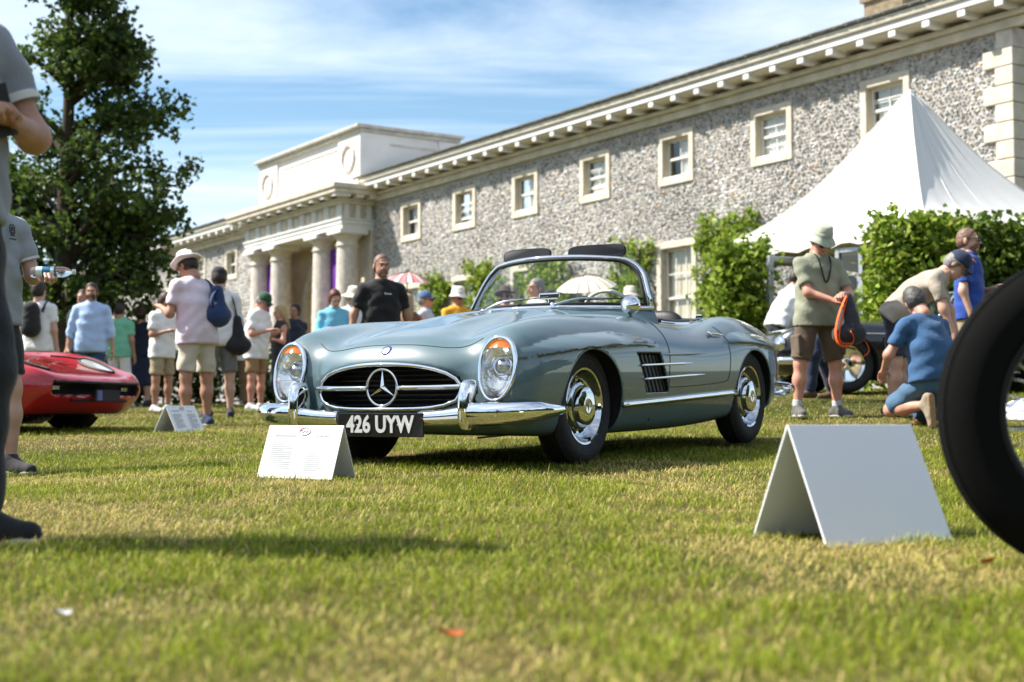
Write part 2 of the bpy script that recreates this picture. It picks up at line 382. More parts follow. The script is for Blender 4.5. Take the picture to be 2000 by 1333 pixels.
def window(t, w, z0, z1, style=0):
    """t is the frame's right edge seen from the lawn's left end; frame, sill, sash, panes, curtain"""
    e = bpy.data.objects.new('window', None); COL.objects.link(e); e.parent = house; e.location = (t - w / 2, 0, (z0 + z1) / 2)
    h = z1 - z0; fw = .155; hw = w / 2; hh = h / 2
    fr = WB(); fr.cub(-hw, -hw + fw, -.02, .05, -hh, hh); fr.cub(hw - fw, hw, -.02, .05, -hh, hh); fr.cub(-hw + fw, hw - fw, -.02, .05, hh - fw, hh)
    fr.cub(-hw + fw, hw - fw, -.02, .05, -hh, -hh + fw * .95)
    fr.build('surround', stone, e, bevel=.012)
    rv = WB(); a, b = hw - fw, hh - fw
    rv.cub(-a - .02, -a + .012, -.24, .005, -b, b); rv.cub(a - .012, a + .02, -.24, .005, -b, b); rv.cub(-a, a, -.24, .005, b - .012, b + .02)
    rv.build('reveal', mat('reveal_stone', (.50, .44, .33), .85), e)
    MB().box((0, -.10, -b + .02), (2 * a, .26, .05)).build('sill', joinery, e, bevel=.01)
    a -= .012; sf = .05
    for up in (0, 1):
        zz0, zz1 = (-b + .03, .02) if up == 0 else (-.02, b - .012); p = -.16 if up == 0 else -.13
        if style == 2 and up == 1: zz0, zz1 = zz0 - .28, zz1 - .28
        if style == 3 and up == 0: zz0, zz1 = zz0 + .18, zz1 + .18
        sh = bpy.data.objects.new('sash', None); COL.objects.link(sh); sh.parent = e
        f = WB(); f.cub(-a, -a + sf, p - .02, p + .02, zz0, zz1); f.cub(a - sf, a, p - .02, p + .02, zz0, zz1); f.cub(-a + sf, a - sf, p - .02, p + .02, zz0, zz0 + sf); f.cub(-a + sf, a - sf, p - .02, p + .02, zz1 - sf, zz1)
        ncol = 2 if style in (1, 3) else (3 if style == 4 else 2); nrow = 1 if style == 1 else 2
        for k in range(1, ncol): xx = -a + 2 * a * k / ncol; f.cub(xx - .012, xx + .012, p - .012, p + .012, zz0 + sf, zz1 - sf)
        for k in range(1, nrow): zz = zz0 + (zz1 - zz0) * k / nrow; f.cub(-a + sf, a - sf, p - .011, p + .011, zz - .012, zz + .012)
        f.build('sash_frame', joinery, sh)
        for i in range(ncol):
            for k in range(nrow):
                x0, x1 = -a + 2 * a * i / ncol + .012, -a + 2 * a * (i + 1) / ncol - .012; y0, y1 = zz0 + (zz1 - zz0) * k / nrow + .012, zz0 + (zz1 - zz0) * (k + 1) / nrow - .012
                MB().box(((x0 + x1) / 2, p, (y0 + y1) / 2), (x1 - x0, .005, y1 - y0)).build('pane', thin_glass('house_glass', (.80, .83, .82), 0.0, 2.2), sh) if False else None
        if up == 0 or True:
            MB().box((0, p - .004, (zz0 + zz1) / 2), (2 * a - sf, .005, zz1 - zz0 - sf)).build('pane', thin_glass('house_glass', (.97, .98, .98), 0.0, 1.2), sh)
    MB().box((0, -.95, 0), (2 * a + .3, .02, 2 * b + .3)).build('dark_room', mat('dim_room', (.16, .15, .13), .9), e)
    if style == 4: MB().box((0, -.22, .0), (2 * a, .01, 2 * b)).build('blind', blind_m, e)
    if style != 4:
        P = np.zeros((40, 2, 3)); L_ = np.linspace(-a, a * (1.0 if style == 0 else (.75 if style == 3 else .1)), 40)
        for i, xx in enumerate(L_): P[i, :, :] = [[xx, -.20 + .02 * math.sin(i * 1.3), -b], [xx, -.20 + .02 * math.sin(i * 1.3), b]]
        MB().grid(P).build('curtain', curtain_m, e, smooth=True)
    return e
styles = [3, 0, 1, 3, 1, 2, 1]
for t, st in zip(UPW, styles): window(t, UW, UZ0, UZ1, st)
for k, t in enumerate(UPL): window(t, UW, UZ0, UZ1, [1, 0, 2, 1, 0][k])
for k, t in enumerate(GW_T): window(t + .08, GWW, GZ0, GZ1, [4, 4, 1, 1, 1][k])
# wall body: strips around the openings
def wall_run(name, ta, tb, ops):
    w = WB(); z0 = 0.0
    ops = sorted(ops)      # (t0, t1, [(z0, z1), ...])
    cur = ta
    for o0, o1, zs in ops:
        if o0 > cur: w.cub(cur, o0, -.30, 0, z0, ZW)
        zc = z0
        for a, b in sorted(zs): w.cub(o0, o1, -.30, 0, zc, a); zc = b
        w.cub(o0, o1, -.30, 0, zc, ZW); cur = o1
    if cur < tb: w.cub(cur, tb, -.30, 0, z0, ZW)
    return w.build(name, mortar, house)
def openings(ts, gts):
    d = {}
    for t in ts: d.setdefault(round(t, 2), []).append((UZ0 + .1, UZ1 - .1))
    r_ = []
    for t in ts:
        zs = [(UZ0 + .10, UZ1 - .10)]
        if any(abs(t - g) < .1 for g in gts): zs.append((GZ0 + .1, GZ1 - .1))
        r_.append((t - UW + .10, t - .10, zs))
    return r_
wall_run('flint_wall', T0, TP0, openings(UPW, GW_T)); wall_run('flint_wall', TP1, T1, openings(UPL, []))
def flints(ta, tb, z0, z1, sz, name, holes):
    """knapped flints set in mortar"""
    nt_ = int((tb - ta) / sz); nz = int((z1 - z0) / (sz * .82)); i, j = np.meshgrid(np.arange(nt_), np.arange(nz), indexing='ij')
    t = ta + (i + .5 * (j % 2) + .5 + rng.uniform(-.28, .28, i.shape)) * sz; z = z0 + (j + .5 + rng.uniform(-.25, .25, i.shape)) * sz * .82
    t = t.ravel(); z = z.ravel(); ok = (t < tb - .03)
    for a, b, c, d in holes: ok &= ~((t > a - .02) & (t < b + .02) & (z > c - .02) & (z < d + .02))
    t = t[ok]; z = z[ok]; n = len(t)
    r1 = sz * rng.uniform(.36, .60, n); r2 = sz * rng.uniform(.30, .48, n); ro = rng.uniform(-.5, .5, n); dp = rng.uniform(.012, .028, n)
    tx = rng.uniform(-.014, .014, n); tz = rng.uniform(-.014, .014, n)
    V = []; m = 6
    for k in range(m):
        a = 2 * math.pi * k / m; jj = rng.uniform(.85, 1.1, n); cx = r1 * math.cos(a) * jj; cz = r2 * math.sin(a) * jj
        V.append(np.stack([t + cx * np.cos(ro) - cz * np.sin(ro), np.full(n, -.004), z + cx * np.sin(ro) + cz * np.cos(ro)], 1))
    for k in range(m):
        a = 2 * math.pi * k / m; cx = r1 * math.cos(a) * .66; cz = r2 * math.sin(a) * .66; h = dp + tx * math.cos(a) + tz * math.sin(a)
        V.append(np.stack([t + cx * np.cos(ro) - cz * np.sin(ro), h, z + cx * np.sin(ro) + cz * np.cos(ro)], 1))
    V = np.stack(V, 1).reshape(-1, 3); b0 = np.arange(n) * 12; F = []
    for k in range(m): F.append(np.stack([b0 + k, b0 + k + 6, b0 + (k + 1) % m + 6, b0 + (k + 1) % m], 1))
    F.append(np.stack([b0 + 6, b0 + 9, b0 + 8, b0 + 7], 1)); F.append(np.stack([b0 + 6, b0 + 11, b0 + 10, b0 + 9], 1))
    F = np.concatenate(F)
    g = rng.random(n) ** .95; c = ((.17 + .38 * g) * (.82 + .36 * vnoise(t + 40, z, .9, 8)))[:, None] * np.array([1.0, .975, .94]); u = rng.random(n); c[u < .07] *= np.array([1.12, .92, .70]); c[u > .93] *= np.array([.85, .93, 1.06])
    st = np.exp(-((t - 6.4 + 2.25) / .10) ** 2) * (z > 4.6) * (z < 5.9); c = c + (.75 - c) * np.clip(st, 0, 1)[:, None] * .8
    o = link('flints', mesh_np('flints', V, F, smooth=False, colors=np.repeat(c, 12, 0)), flint_m, house); tag(o, kind='stuff'); return o
hol = [(t - UW, t, UZ0, UZ1) for t in UPW + UPL] + [(t + .08 - GWW, t + .08, GZ0, GZ1) for t in GW_T]
flints(T0 + .35, 9.0, 1.6, ZW, .088, 'flints', hol); flints(9.0, TP0 + .1, 2.0, ZW, .108, 'flints', hol); flints(TP1, 52, .9, ZW, .16, 'flints', hol)
# quoins at the near corner
z = 7.05; k = 0
while z > 1.0:
    ln = .62 if k % 2 == 0 else .36; hq = .335; WB().cub(T0 - .03, T0 + ln, -.28, .075, z - hq + .012, z).build('quoin_block', stone, house, bevel=.02); z -= hq; k += 1
WB().cub(T0 - .02, T0 + .34, -.28, .045, 7.06, ZW).build('corner_pilaster', stone_g, house)
WB().cub(T0 - .0, T0 + .02, -9, -.28, 0, ZW).build('end_wall', mortar, house)
# cornice: soffit, fascia, bed mould, modillions, gutter, roof
def cornice(ta, tb, nm='cornice'):
    e = bpy.data.objects.new(nm, None); COL.objects.link(e); e.parent = house
    WB().cub(ta, tb, -.05, .10, ZW - .02, ZW + .16).cub(ta, tb, -.05, .19, ZW + .165, ZW + .26).build('bed_mould', stone, e, bevel=.02)
    WB().cub(ta, tb, -.2, .55, ZW + .36, ZW + .42).build('soffit', mat('soffit_cream', (.66, .60, .48), .85), e)
    WB().cub(ta, tb, .42, .60, ZW + .40, ZW + .54).build('fascia', stone_w, e, bevel=.012)
    WB().cub(ta, tb, .40, .66, ZW + .545, ZW + .70).build('crown_mould', mat('crown_cream', (.66, .61, .50), .85, noise=(4, .1)), e, bevel=.035)
    n = int((tb - ta) / .80)
    for k in range(n):
        t = ta + .40 + k * (tb - ta) / n
        WB().cub(t - .09, t + .09, .02, .58, ZW + .262, ZW + .398).build('modillion', stone_w, e, bevel=.012)
    return e
cornice(T0 - .55, TP0 + .1); cornice(TP1 - .1, T1)
def roof(ta, tb):
    o = WB(); zt = ZW + .70
    P = [[ta, .70, zt], [tb, .70, zt], [tb, -4.6, zt + 1.55], [ta, -4.6, zt + 1.55], [ta, -9.5, zt], [tb, -9.5, zt]]
    Q = [[a, b, c + .055] for a, b, c in P]
    o.add(P + Q, [(0, 3, 2, 1), (6, 7, 8, 9), (0, 1, 7, 6), (9, 8, 11, 10), (1, 2, 8, 7), (0, 6, 9, 3)])
    r_ = o.build('roof', slate, house)
    n = int((tb - ta) / .32)
    for row in range(2):
        me = None
        for k in range(n):
            t = ta + (k + .5 * row + .5) * (tb - ta) / n
            if me is None:
                me = WB().box((0, 0, 0), (.30, .36, .022), rotm('X', -math.atan(1.55 / 5.3))).mesh('slate')
                me.materials.append(slate)
            s_ = bpy.data.objects.new('slate', me); COL.objects.link(s_); s_.parent = r_; s_.location = (t, .58 - .26 * row, zt + .085 + .082 * row + .004 * ((k * 7) % 3)); s_.rotation_euler = (0, 0, .02 * math.sin(k * 5.1))
    return r_
roof(T0 - .5, TP0 + .3); roof(TP1 - .3, T1)
WB().cub(T0 - .2, T1, -9.4, -9.2, 0, ZW + .7).build('rear_wall', mortar, house)
# chimney
ch = bpy.data.objects.new('chimney', None); COL.objects.link(ch); ch.parent = house
cb = mat('chimney_brick', (.22, .175, .11), .9, noise=(9, .3), bump=(30, .5, .02))
WB().cub(.95, 2.05, -3.5, -2.3, 8.2, 10.6).build('stack', cb, ch); WB().cub(.88, 2.12, -3.57, -2.23, 9.6, 9.75).build('stack_band', cb, ch)
for k in range(2): MB().lathe([(.13, 0), (.15, .05), (.12, .5), (.14, .55)], 14, c=(1.25 + .5 * k, -2.9, 10.6)).build('chimney_pot', mat('terracotta', (.40, .17, .09), .8), ch, smooth=True)
# portico
po = bpy.data.objects.new('portico', None); COL.objects.link(po); po.parent = house
PC = 25.1
for dt in (-3.55, -1.75, 1.75, 3.55):
    c = bpy.data.objects.new('column', None); COL.objects.link(c); c.parent = po; c.location = (PC + dt, .72, 0)
    zs = np.linspace(1.0, 5.95, 14); rs = .40 - .062 * ((zs - 1.0) / 4.95) ** 1.6
    MB().lathe(list(zip(rs, zs)), 40).build('shaft', stone_g, c, smooth=True)
    MB().lathe([(.338, 5.93), (.375, 5.95), (.385, 5.99), (.345, 6.02), (.34, 6.16), (.37, 6.20), (.47, 6.30), (.48, 6.33)], 40).build('capital', stone, c, smooth=True)
    MB().box((0, 0, 6.405), (1.02, 1.02, .15)).build('abacus', stone_w, c, bevel=.02)
    MB().lathe([(.52, .6), (.52, .82), (.47, .88), (.46, .95), (.40, 1.02)], 40).build('plinth', stone_g, c, smooth=True)
ta, tb = PC - 4.02, PC + 4.02
en = bpy.data.objects.new('entablature', None); COL.objects.link(en); en.parent = po
WB().cub(ta, tb, -.3, 1.15, 6.48, 6.63).cub(ta - .03, tb + .03, -.3, 1.18, 6.632, 6.76).build('architrave', stone_w, en, bevel=.012)
WB().cub(ta - .06, tb + .06, -.3, 1.22, 6.765, 6.83).build('taenia', stone_w, en, bevel=.01)
WB().cub(ta + .02, tb - .02, -.3, 1.13, 6.83, 7.27).build('frieze', mat('frieze_stone', (.46, .43, .36), .85, noise=(8, .25)), en)
for k in range(9):
    t = ta + .22 + k * (tb - ta - .44) / 8
    WB().cub(t - .17, t - .065, 1.13, 1.17, 6.835, 7.265).cub(t - .045, t + .045, 1.13, 1.17, 6.835, 7.265).cub(t + .065, t + .17, 1.13, 1.17, 6.835, 7.265).build('triglyph', stone_w, en)
    if k < 8:
        t2 = t + (tb - ta - .44) / 16
        MB().lathe([(0, .05), (.06, .045), (.11, .03), (.135, .04), (.155, .0)], 20, frame_to((0, 1, 0)), (t2, 1.13, 7.05)).build('metope_boss', stone, en, smooth=True)
for k in range(3): WB().cub(ta + .02, ta - .02, .1 + .4 * k, .27 + .4 * k, 6.835, 7.265).build('triglyph', stone_w, en)
WB().cub(ta - .10, tb + .10, -.3, 1.26, 7.27, 7.36).cub(ta - .16, tb + .16, -.3, 1.32, 7.362, 7.44).build('bed_mould', stone, en, bevel=.015)
WB().cub(ta - .52, tb + .52, -.3, 1.66, 7.55, 7.68).build('corona', stone, en, bevel=.015)
WB().cub(ta - .58, tb + .58, -.3, 1.72, 7.683, 7.86).build('crown_mould', stone, en, bevel=.04)
for k in range(11):
    t = ta - .30 + k * (tb - ta + .6) / 10; WB().cub(t - .14, t + .14, 1.30, 1.60, 7.445, 7.548).build('mutule', stone_w, en)
for k in range(3): WB().cub(ta - .45, ta - .17, .1 + .48 * k, .38 + .48 * k, 7.445, 7.548).build('mutule', stone_w, en)
# attic block with wreaths
at = bpy.data.objects.new('attic_block', None); COL.objects.link(at); at.parent = po
at0, at1 = PC - 4.15, PC + 3.95
WB().cub(at0 - .08, at1 + .08, -3.1, .70, 7.86, 8.12).build('attic_base', stone_w, at, bevel=.02)
WB().cub(at0, at1, -3.0, .55, 8.12, 9.62).build('attic_wall', stone_w, at)
WB().cub(at0 - .06, at0 + 1.55, .50, .62, 8.13, 9.61).build('attic_pier', stone_w, at, bevel=.01); WB().cub(at1 - 1.55, at1 + .06, .50, .62, 8.13, 9.61).build('attic_pier', stone_w, at, bevel=.01)
WB().cub(at0 - .05, at0 + .1, -.4, .6, 8.13, 9.615).build('attic_pier', stone_w, at, bevel=.01); WB().cub(at0 - .05, at0 + .1, -3.02, -2.3, 8.13, 9.615).build('attic_pier', stone_w, at, bevel=.01)
WB().cub(at0 - .12, at1 + .12, -3.12, .68, 9.62, 9.74).cub(at0 - .22, at1 + .22, -3.22, .80, 9.743, 9.86).build('attic_cornice', mat('lead_grey_stone', (.46, .45, .41), .8, noise=(4, .2)), at, bevel=.03)
for tt in (at0 + .75, at1 - .75):
    a = np.linspace(0, 2 * math.pi, 40, endpoint=False)
    MB().tube(np.stack([tt + .43 * np.cos(a), .64 + 0 * a, 8.86 + .43 * np.sin(a)], 1), .058 + .012 * np.cos(a * 14), 8, closed=True).build('wreath', stone_g, at, smooth=True)
for (a, b, c, d) in ((at0 + 1.75, at1 - 1.75, 9.28, 9.32),): WB().cub(a, b, .55, .58, c, d).build('panel_moulding', stone_g, at)
WB().cub(at0 - .03, at0 + .0, -2.2, -.5, 9.28, 9.33).build('panel_moulding', stone_g, at)
# porch behind the columns: back wall, arch, niche, ceiling, pilasters, banners
bk = WB(); bk.cub(ta - .1, tb + .1, -.62, -.48, .5, 6.48); bk.build('porch_back_wall', mat('porch_stone', (.62, .52, .36), .9, noise=(2, .12)), po)
WB().cub(ta, tb, -.6, -.3, 6.44, 6.48).build('porch_ceiling', stone, po)
for t in (ta - .02, tb + .02 - .7): WB().cub(t, t + .7, -.5, .12, .5, 6.478).build('pilaster', stone, po, bevel=.015)
PA = PC + .25; ar = MB(); P = []
for w_, p_ in ((2.15, -.47), (2.15, -.35), (1.78, -.35), (1.78, -.47)):
    row = [[PA - w_, p_, .6], [PA - w_, p_, 2.5]] + [[PA - w_ * math.cos(a), p_, 4.05 + w_ * math.sin(a)] for a in np.linspace(0, math.pi, 21)] + [[PA + w_, p_, 2.5], [PA + w_, p_, .6]]
    P.append(row)
ar.grid(np.array(P)); ar.build('arch_moulding', stone, po)
dr = bpy.data.objects.new('arched_door', None); COL.objects.link(dr); dr.parent = po
pts = [[PA - 1.78, -.46, .6]] + [[PA - 1.78 * math.cos(a), -.46, 4.05 + 1.78 * math.sin(a)] for a in np.linspace(0, math.pi, 21)] + [[PA + 1.78, -.46, .6]]
q = MB(); q.add(pts, [tuple(range(len(pts)))]); q.build('door_leaf', mat('ochre_door', (.62, .47, .25), .7, noise=(3, .1)), dr)
WB().cub(PA - 1.78, PA + 1.78, -.46, -.41, 2.95, 3.08).build('door_rail', stone, dr)
WB().cub(PC - .03, PC + .03, -.455, -.42, .6, 5.3).build('door_rail', stone, dr)
for r_ in (.35, .8): MB().tube([[PC - r_ * math.cos(a), -.445, 3.9 + r_ * math.sin(a)] for a in np.linspace(0, math.pi, 20)], .02, 6).build('fan_bar', stone_g, dr)
for s_ in (-1, 1):
    MB().box((PC + s_ * 2.65 + .22, .60, 3.7), (.95, .03, 4.6)).build('purple_banner', mat('purple_banner', (.11, .018, .24), .8), po)
# ---------------------------------------------------------------- cars
chrome = mat('chrome', (0.88, 0.89, 0.91), 0.045, 1.0)
steel = mat('brushed_steel', (0.6, 0.61, 0.63), 0.22, 1.0)
black_rubber = mat('tyre_rubber', (0.018, 0.018, 0.019), 0.75, noise=(30, .35), bump=(90, .25, .004))
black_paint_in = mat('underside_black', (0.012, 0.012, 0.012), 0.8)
gap_black = mat('panel_gap', (0.01, 0.011, 0.012), 0.6)
leather_black = mat('black_leather', (0.015, 0.015, 0.017), 0.42, bump=(160, .2, .003))
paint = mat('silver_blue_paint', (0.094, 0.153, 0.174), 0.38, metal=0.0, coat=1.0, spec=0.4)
paint_black = mat('gloss_black_paint', (0.006, 0.006, 0.007), 0.3, coat=1.0)
paint_red = mat('gloss_red_paint', (0.40, 0.006, 0.014), 0.32, coat=1.0)

class Body:
    """car body from its side, plan and front outlines; x forward from the front axle, y to the left, z up"""
    def __init__(s, c):
        s.c = c; s.yk = np.array(c['yk'])
        s.B = Spl(s.yk, np.eye(len(s.yk))); s.Z = [Spl(c['xk'], z) for z in c['zk']]
        s.W = Spl(*zip(*c['W'])); s.Sz = Spl(*zip(*c['Sz'])); s.XF = Spl(*zip(*c['XF'])); s.XFz = Spl(*zip(*c['XFz']))
        s.XR = Spl(*zip(*c['XR'])); s.XRz = Spl(*zip(*c['XRz'])); s.ZB = Spl(*zip(*c['ZB']))
    def hull(s, x, y, z):
        c = s.c; y = np.abs(y); Bk = s.B(y)
        T = sum(s.Z[k](x) * Bk[..., k] for k in range(len(s.yk)))
        if 'ridge' in c: T = T + c['ridge'](x, y)
        a = (z - T) * .93
        w = s.W(x) * s.Sz(z)
        if 'brow' in c: w = w + c['brow'](x, z)
        b = (y - w) * .97
        f = smax(a, b, c['k1'])
        f = smax(f, (x - s.XF(y) - s.XFz(z)) * .9, c['k2'])
        f = smax(f, (s.XR(y) + s.XRz(z) - x) * .9, c['k3'])
        return smax(f, s.ZB(x) - z, .06)
    def F(s, x, y, z):
        f = s.hull(x, y, z); c = s.c
        for fn, k in c['cuts']: f = smax(f, -fn(x, np.abs(y), z), k)
        return f
    def cutid(s, P):
        x, y, z = P.T; f = s.hull(x, y, z); out = np.zeros(len(P), int); best = f
        for i, (fn, k) in enumerate(s.c['cuts']):
            g = -fn(x, np.abs(y), z); m = g > best + .002; out[m] = i + 1; best = np.maximum(best, g)
        return out
    def mesh(s, h):
        lo, hi = s.c['box']; xs = np.arange(lo[0], hi[0], h); ys = np.arange(-.5 * h, hi[1], h); zs = np.arange(lo[2], hi[2], h)
        D = s.F(xs[:, None, None], ys[None, :, None], zs[None, None, :])
        V, Q = nets(D, (xs[0], ys[0], zs[0]), h)
        for it in range(3):
            G = s.grad(V); f = s.F(*V.T); d = (f / (np.sum(G * G, 1) + 1e-9))[:, None] * G
            L = np.linalg.norm(d, axis=1)[:, None]; V = V - d * np.minimum(1, .6 * h / np.maximum(L, 1e-9))
        V[np.abs(V[:, 1]) < .3 * h, 1] = 0
        N = s.grad(V); N /= np.linalg.norm(N, axis=1)[:, None] + 1e-9
        N[V[:, 1] == 0, 1] = 0
        M = np.array([1, -1, 1.0])
        return np.concatenate([V, V * M]), np.concatenate([Q, Q[:, ::-1] + len(V)]), np.concatenate([N, N * M])
    def grad(s, V, e=1e-3):
        G = np.zeros_like(V)
        for a in range(3):
            d = np.zeros(3); d[a] = e; G[:, a] = (s.F(*(V + d).T) - s.F(*(V - d).T)) / (2 * e)
        return G
    def root(s, axis, a, b, lo, hi, fn=None):
        """outermost surface point along an axis: other two coordinates a, b"""
        fn = fn or s.hull
        l, h = lo, hi
        for n in (120, 12, 12, 12):
            ts = np.linspace(h, l, n)
            q = {'x': (ts, ts * 0 + a, ts * 0 + b), 'y': (ts * 0 + a, ts, ts * 0 + b), 'z': (ts * 0 + a, ts * 0 + b, ts)}[axis]
            k = np.nonzero(fn(*q) < 0)[0]
            if not len(k): return lo
            k = max(k[0], 1); h, l = ts[k - 1], ts[k]
        return .5 * (l + h)
    def side(s, x, z, sg=1): return np.array([x, sg * s.root('y', x, z, .3, 1.2), z])
    def top(s, x, y): return np.array([x, y, s.root('z', x, y, .2, 1.2)])
    def front(s, y, z): return np.array([s.root('x', y, z, -.5, 1.4), y, z])
    def snap(s, P, off=0.0):
        P = np.array(P, float)
        for _ in range(6):
            f = s.hull(*P.T); G = np.zeros_like(P)
            for a in range(3):
                d = np.zeros(3); d[a] = 1e-3; G[:, a] = (s.hull(*(P + d).T) - s.hull(*(P - d).T)) / 2e-3
            P = P - (f / (np.sum(G * G, 1) + 1e-9))[:, None] * G
        return P + off * G / (np.linalg.norm(G, axis=1)[:, None] + 1e-9)
def dense(P, n=8, smooth=True):
    P = np.asarray(P, float); t = np.arange(len(P)); u = np.linspace(0, len(P) - 1, (len(P) - 1) * n + 1)
    if smooth: return Spl(t, P)(u[:, None] if False else u) if False else np.stack([Spl(t, P[:, k])(u) for k in range(P.shape[1])], 1)
    return np.stack([np.interp(u, t, P[:, k]) for k in range(P.shape[1])], 1)

def split_faces(V, Q, N, sel):
    """submesh of the selected faces"""
    q = Q[sel]; used = np.unique(q); mp = -np.ones(len(V), np.int64); mp[used] = np.arange(len(used))
    return V[used], mp[q], N[used]
def car_matrix(X0, Y0, th, z0, cp):
    f = np.array([-math.sin(th), -math.cos(th), -cp]); f /= np.linalg.norm(f); l = np.array([math.cos(th), -math.sin(th), 0]); u = np.cross(f, l)
    M = Matrix.Identity(4)
    for i in range(3): M[i][0], M[i][1], M[i][2] = f[i], l[i], u[i]
    M[0][3], M[1][3], M[2][3] = X0, Y0, z0
    return M

def wheel(parent, x, y, sg, r=.325, w=.165, steer=0.0, style='disc', rim_r=.209, zc=None):
    """wheel at the axle end; outer face on the sg side"""
    e = bpy.data.objects.new('wheel', None); COL.objects.link(e); e.parent = parent; zc = r - .008 if zc is None else zc
    e.location = (x, y * sg, zc); e.rotation_euler = (0, 0, steer)
    Mx = rotm('X', -sg * math.pi / 2)       # lathe z -> outward
    h = w / 2
    prof = [(rim_r - .012, -h * .72), (rim_r + .004, -h * .86), (rim_r + .035, -h * 1.0), (r - .045, -h * 1.02), (r - .016, -h * .86), (r - .003, -h * .60)]
    for k in range(5):                     # tread ribs
        a = -h * .56 + k * h * .28; prof += [(r, a - h * .09), (r, a + h * .09), (r - .008, a + h * .11), (r - .008, a + h * .17)] if k < 4 else [(r, a - h * .09), (r, a + h * .05)]
    prof += [(r - .003, h * .62), (r - .016, h * .86), (r - .045, h * 1.02), (r - .062, h * 1.03), (r - .064, h * 1.0), (rim_r + .03, h * 1.0), (rim_r + .004, h * .88), (rim_r - .012, h * .74)]
    MB().lathe(prof, 56, Mx).build('tyre', black_rubber, e, smooth=True, autosmooth=35)
    if style == 'disc':
        f = h * .80
        rp = [(rim_r - .012, -h * .7), (rim_r - .02, f * .2), (rim_r - .006, f * .95), (rim_r + .005, f * 1.10), (rim_r + .001, f * 1.16), (rim_r - .010, f * 1.12), (rim_r - .018, f * .95), (rim_r - .030, f * .62), (rim_r - .05, f * .42), (rim_r - .072, f * .36), (rim_r - .082, f * .50), (.118, f * .66), (.0, f * .66)]
        rm = MB().lathe(rp, 64, Mx).build('rim', mat('wheel_chrome', (.62, .63, .65), .06, 1.0), e, smooth=True, autosmooth=40)
        sl = MB()
        for k in range(10):                # slots in the disc
            a = 2 * math.pi * k / 10; c = np.array([math.cos(a), math.sin(a), 0]); t = np.array([-math.sin(a), math.cos(a), 0])
            M3 = np.stack([t, c, np.array([0, 0, 1.0])], 1); q = c * (rim_r - .066) + np.array([0, 0, f * .40])
            sl.box(Mx @ q, (.040, .013, .010), Mx @ M3)
        tag(sl.build('slots', gap_black, rm), kind='stuff')
        cp = [(.132, f * .60), (.131, f * .78), (.122, f * .84), (.116, f * .86), (.113, f * 1.06), (.104, f * 1.34), (.09, f * 1.42), (.05, f * 1.47), (.043, f * 1.47), (.042, f * 1.50), (.039, f * 1.50), (.038, f * 1.46), (0, f * 1.45)]
        hc = MB().lathe(cp, 56, Mx).build('hub_cap', mat('wheel_chrome'), e, smooth=True, autosmooth=40)
        MB().lathe([(.1165, f * .85), (.1165, f * .93), (.1145, f * .98), (.1135, f * .98)], 48, Mx).build('painted_band', MATS['silver_blue_paint'], hc, smooth=True)
        st = MB()
        for k in range(3):
            a = math.pi / 2 + k * 2 * math.pi / 3; c = np.array([math.cos(a), math.sin(a), 0]); t = np.array([-math.sin(a), math.cos(a), 0]); z0 = np.array([0, 0, f * 1.462])
            P = [z0 + c * .037, z0 + t * .008, z0 - c * .002 + np.array([0, 0, .006]), z0 - t * .008]
            st.add(np.array(P) @ Mx.T, [(0, 1, 2), (0, 2, 3)])
        st.build('star_emblem', chrome, hc)
    else:
        f = h * .85
        MB().lathe([(rim_r - .012, -h * .7), (rim_r - .035, 0), (rim_r - .01, f), (rim_r + .004, f * 1.06), (rim_r - .012, f * 1.05), (rim_r - .03, f * .6), (.07, f * .45), (.06, f * .75), (0, f * .8)], 40, Mx).build('rim', chrome if style == 'chrome' else steel, e, smooth=True, autosmooth=40)
    return e

def lamp_basis(splay, tilt, sg):
    n = np.array([math.cos(tilt) * math.cos(splay), sg * math.cos(tilt) * math.sin(splay), math.sin(tilt)])
    u = np.array([-math.sin(splay) * sg, math.cos(splay), 0.0]); v = np.cross(n, u) * 1.0
    if v[2] < 0: v = -v
    return n, u, v

# ---- the silver-blue roadster
LC = np.array([.735, .672, .524]); LW, LH = .099, .160
LN, LU, LV = lamp_basis(R(2), R(14), 1)
def egg(t, w, h):       # egg outline, wider above
    c, s_ = math.cos(t), math.sin(t); return w * (1 + .06 * s_) * np.sign(c) * abs(c) ** .92, h * s_
def brow_blade(d, A, h):     # rounded above, sharp below
    q = np.clip(d / h, 0, 1); return A * S(-.006, .004, d) * (1 - q ** 2.2) ** 1.1
def rbrow(x, z):
    ze = Spl([-1.85, -1.95, -2.2, -2.5, -2.8, -2.95, -3.1][::-1], [.655, .672, .682, .672, .640, .612, .58][::-1])(x)
    T_ = S(-1.86, -2.12, x) * S(-3.10, -2.75, x)
    return brow_blade(z - ze, .058 * T_, .030 + .042 * T_)
def fbrow(x, z):
    ze = Spl([.9, .75, .5, .25, 0, -.3, -.6, -.8], [.555, .572, .598, .621, .637, .648, .652, .652])(x)
    T_ = S(.92, .30, x) * (.10 + .90 * S(-.82, -.20, x)) * S(-.85, -.78, x)
    return brow_blade(z - ze, .080 * T_, .030 + .050 * T_)
def grille_d(y, z, gw=.455, gh=.117, zc=.443):
    zz = z - zc + .042 * (np.abs(y) / gw) ** 2 * (z > zc)
    p = 3.7; q = ((np.abs(y) / gw) ** p + (np.abs(zz) / gh) ** p + 1e-9) ** (1 / p); return (q - 1) * gh
def cut_grille(x, y, z): return smax(grille_d(y, z), .60 - x, .02)
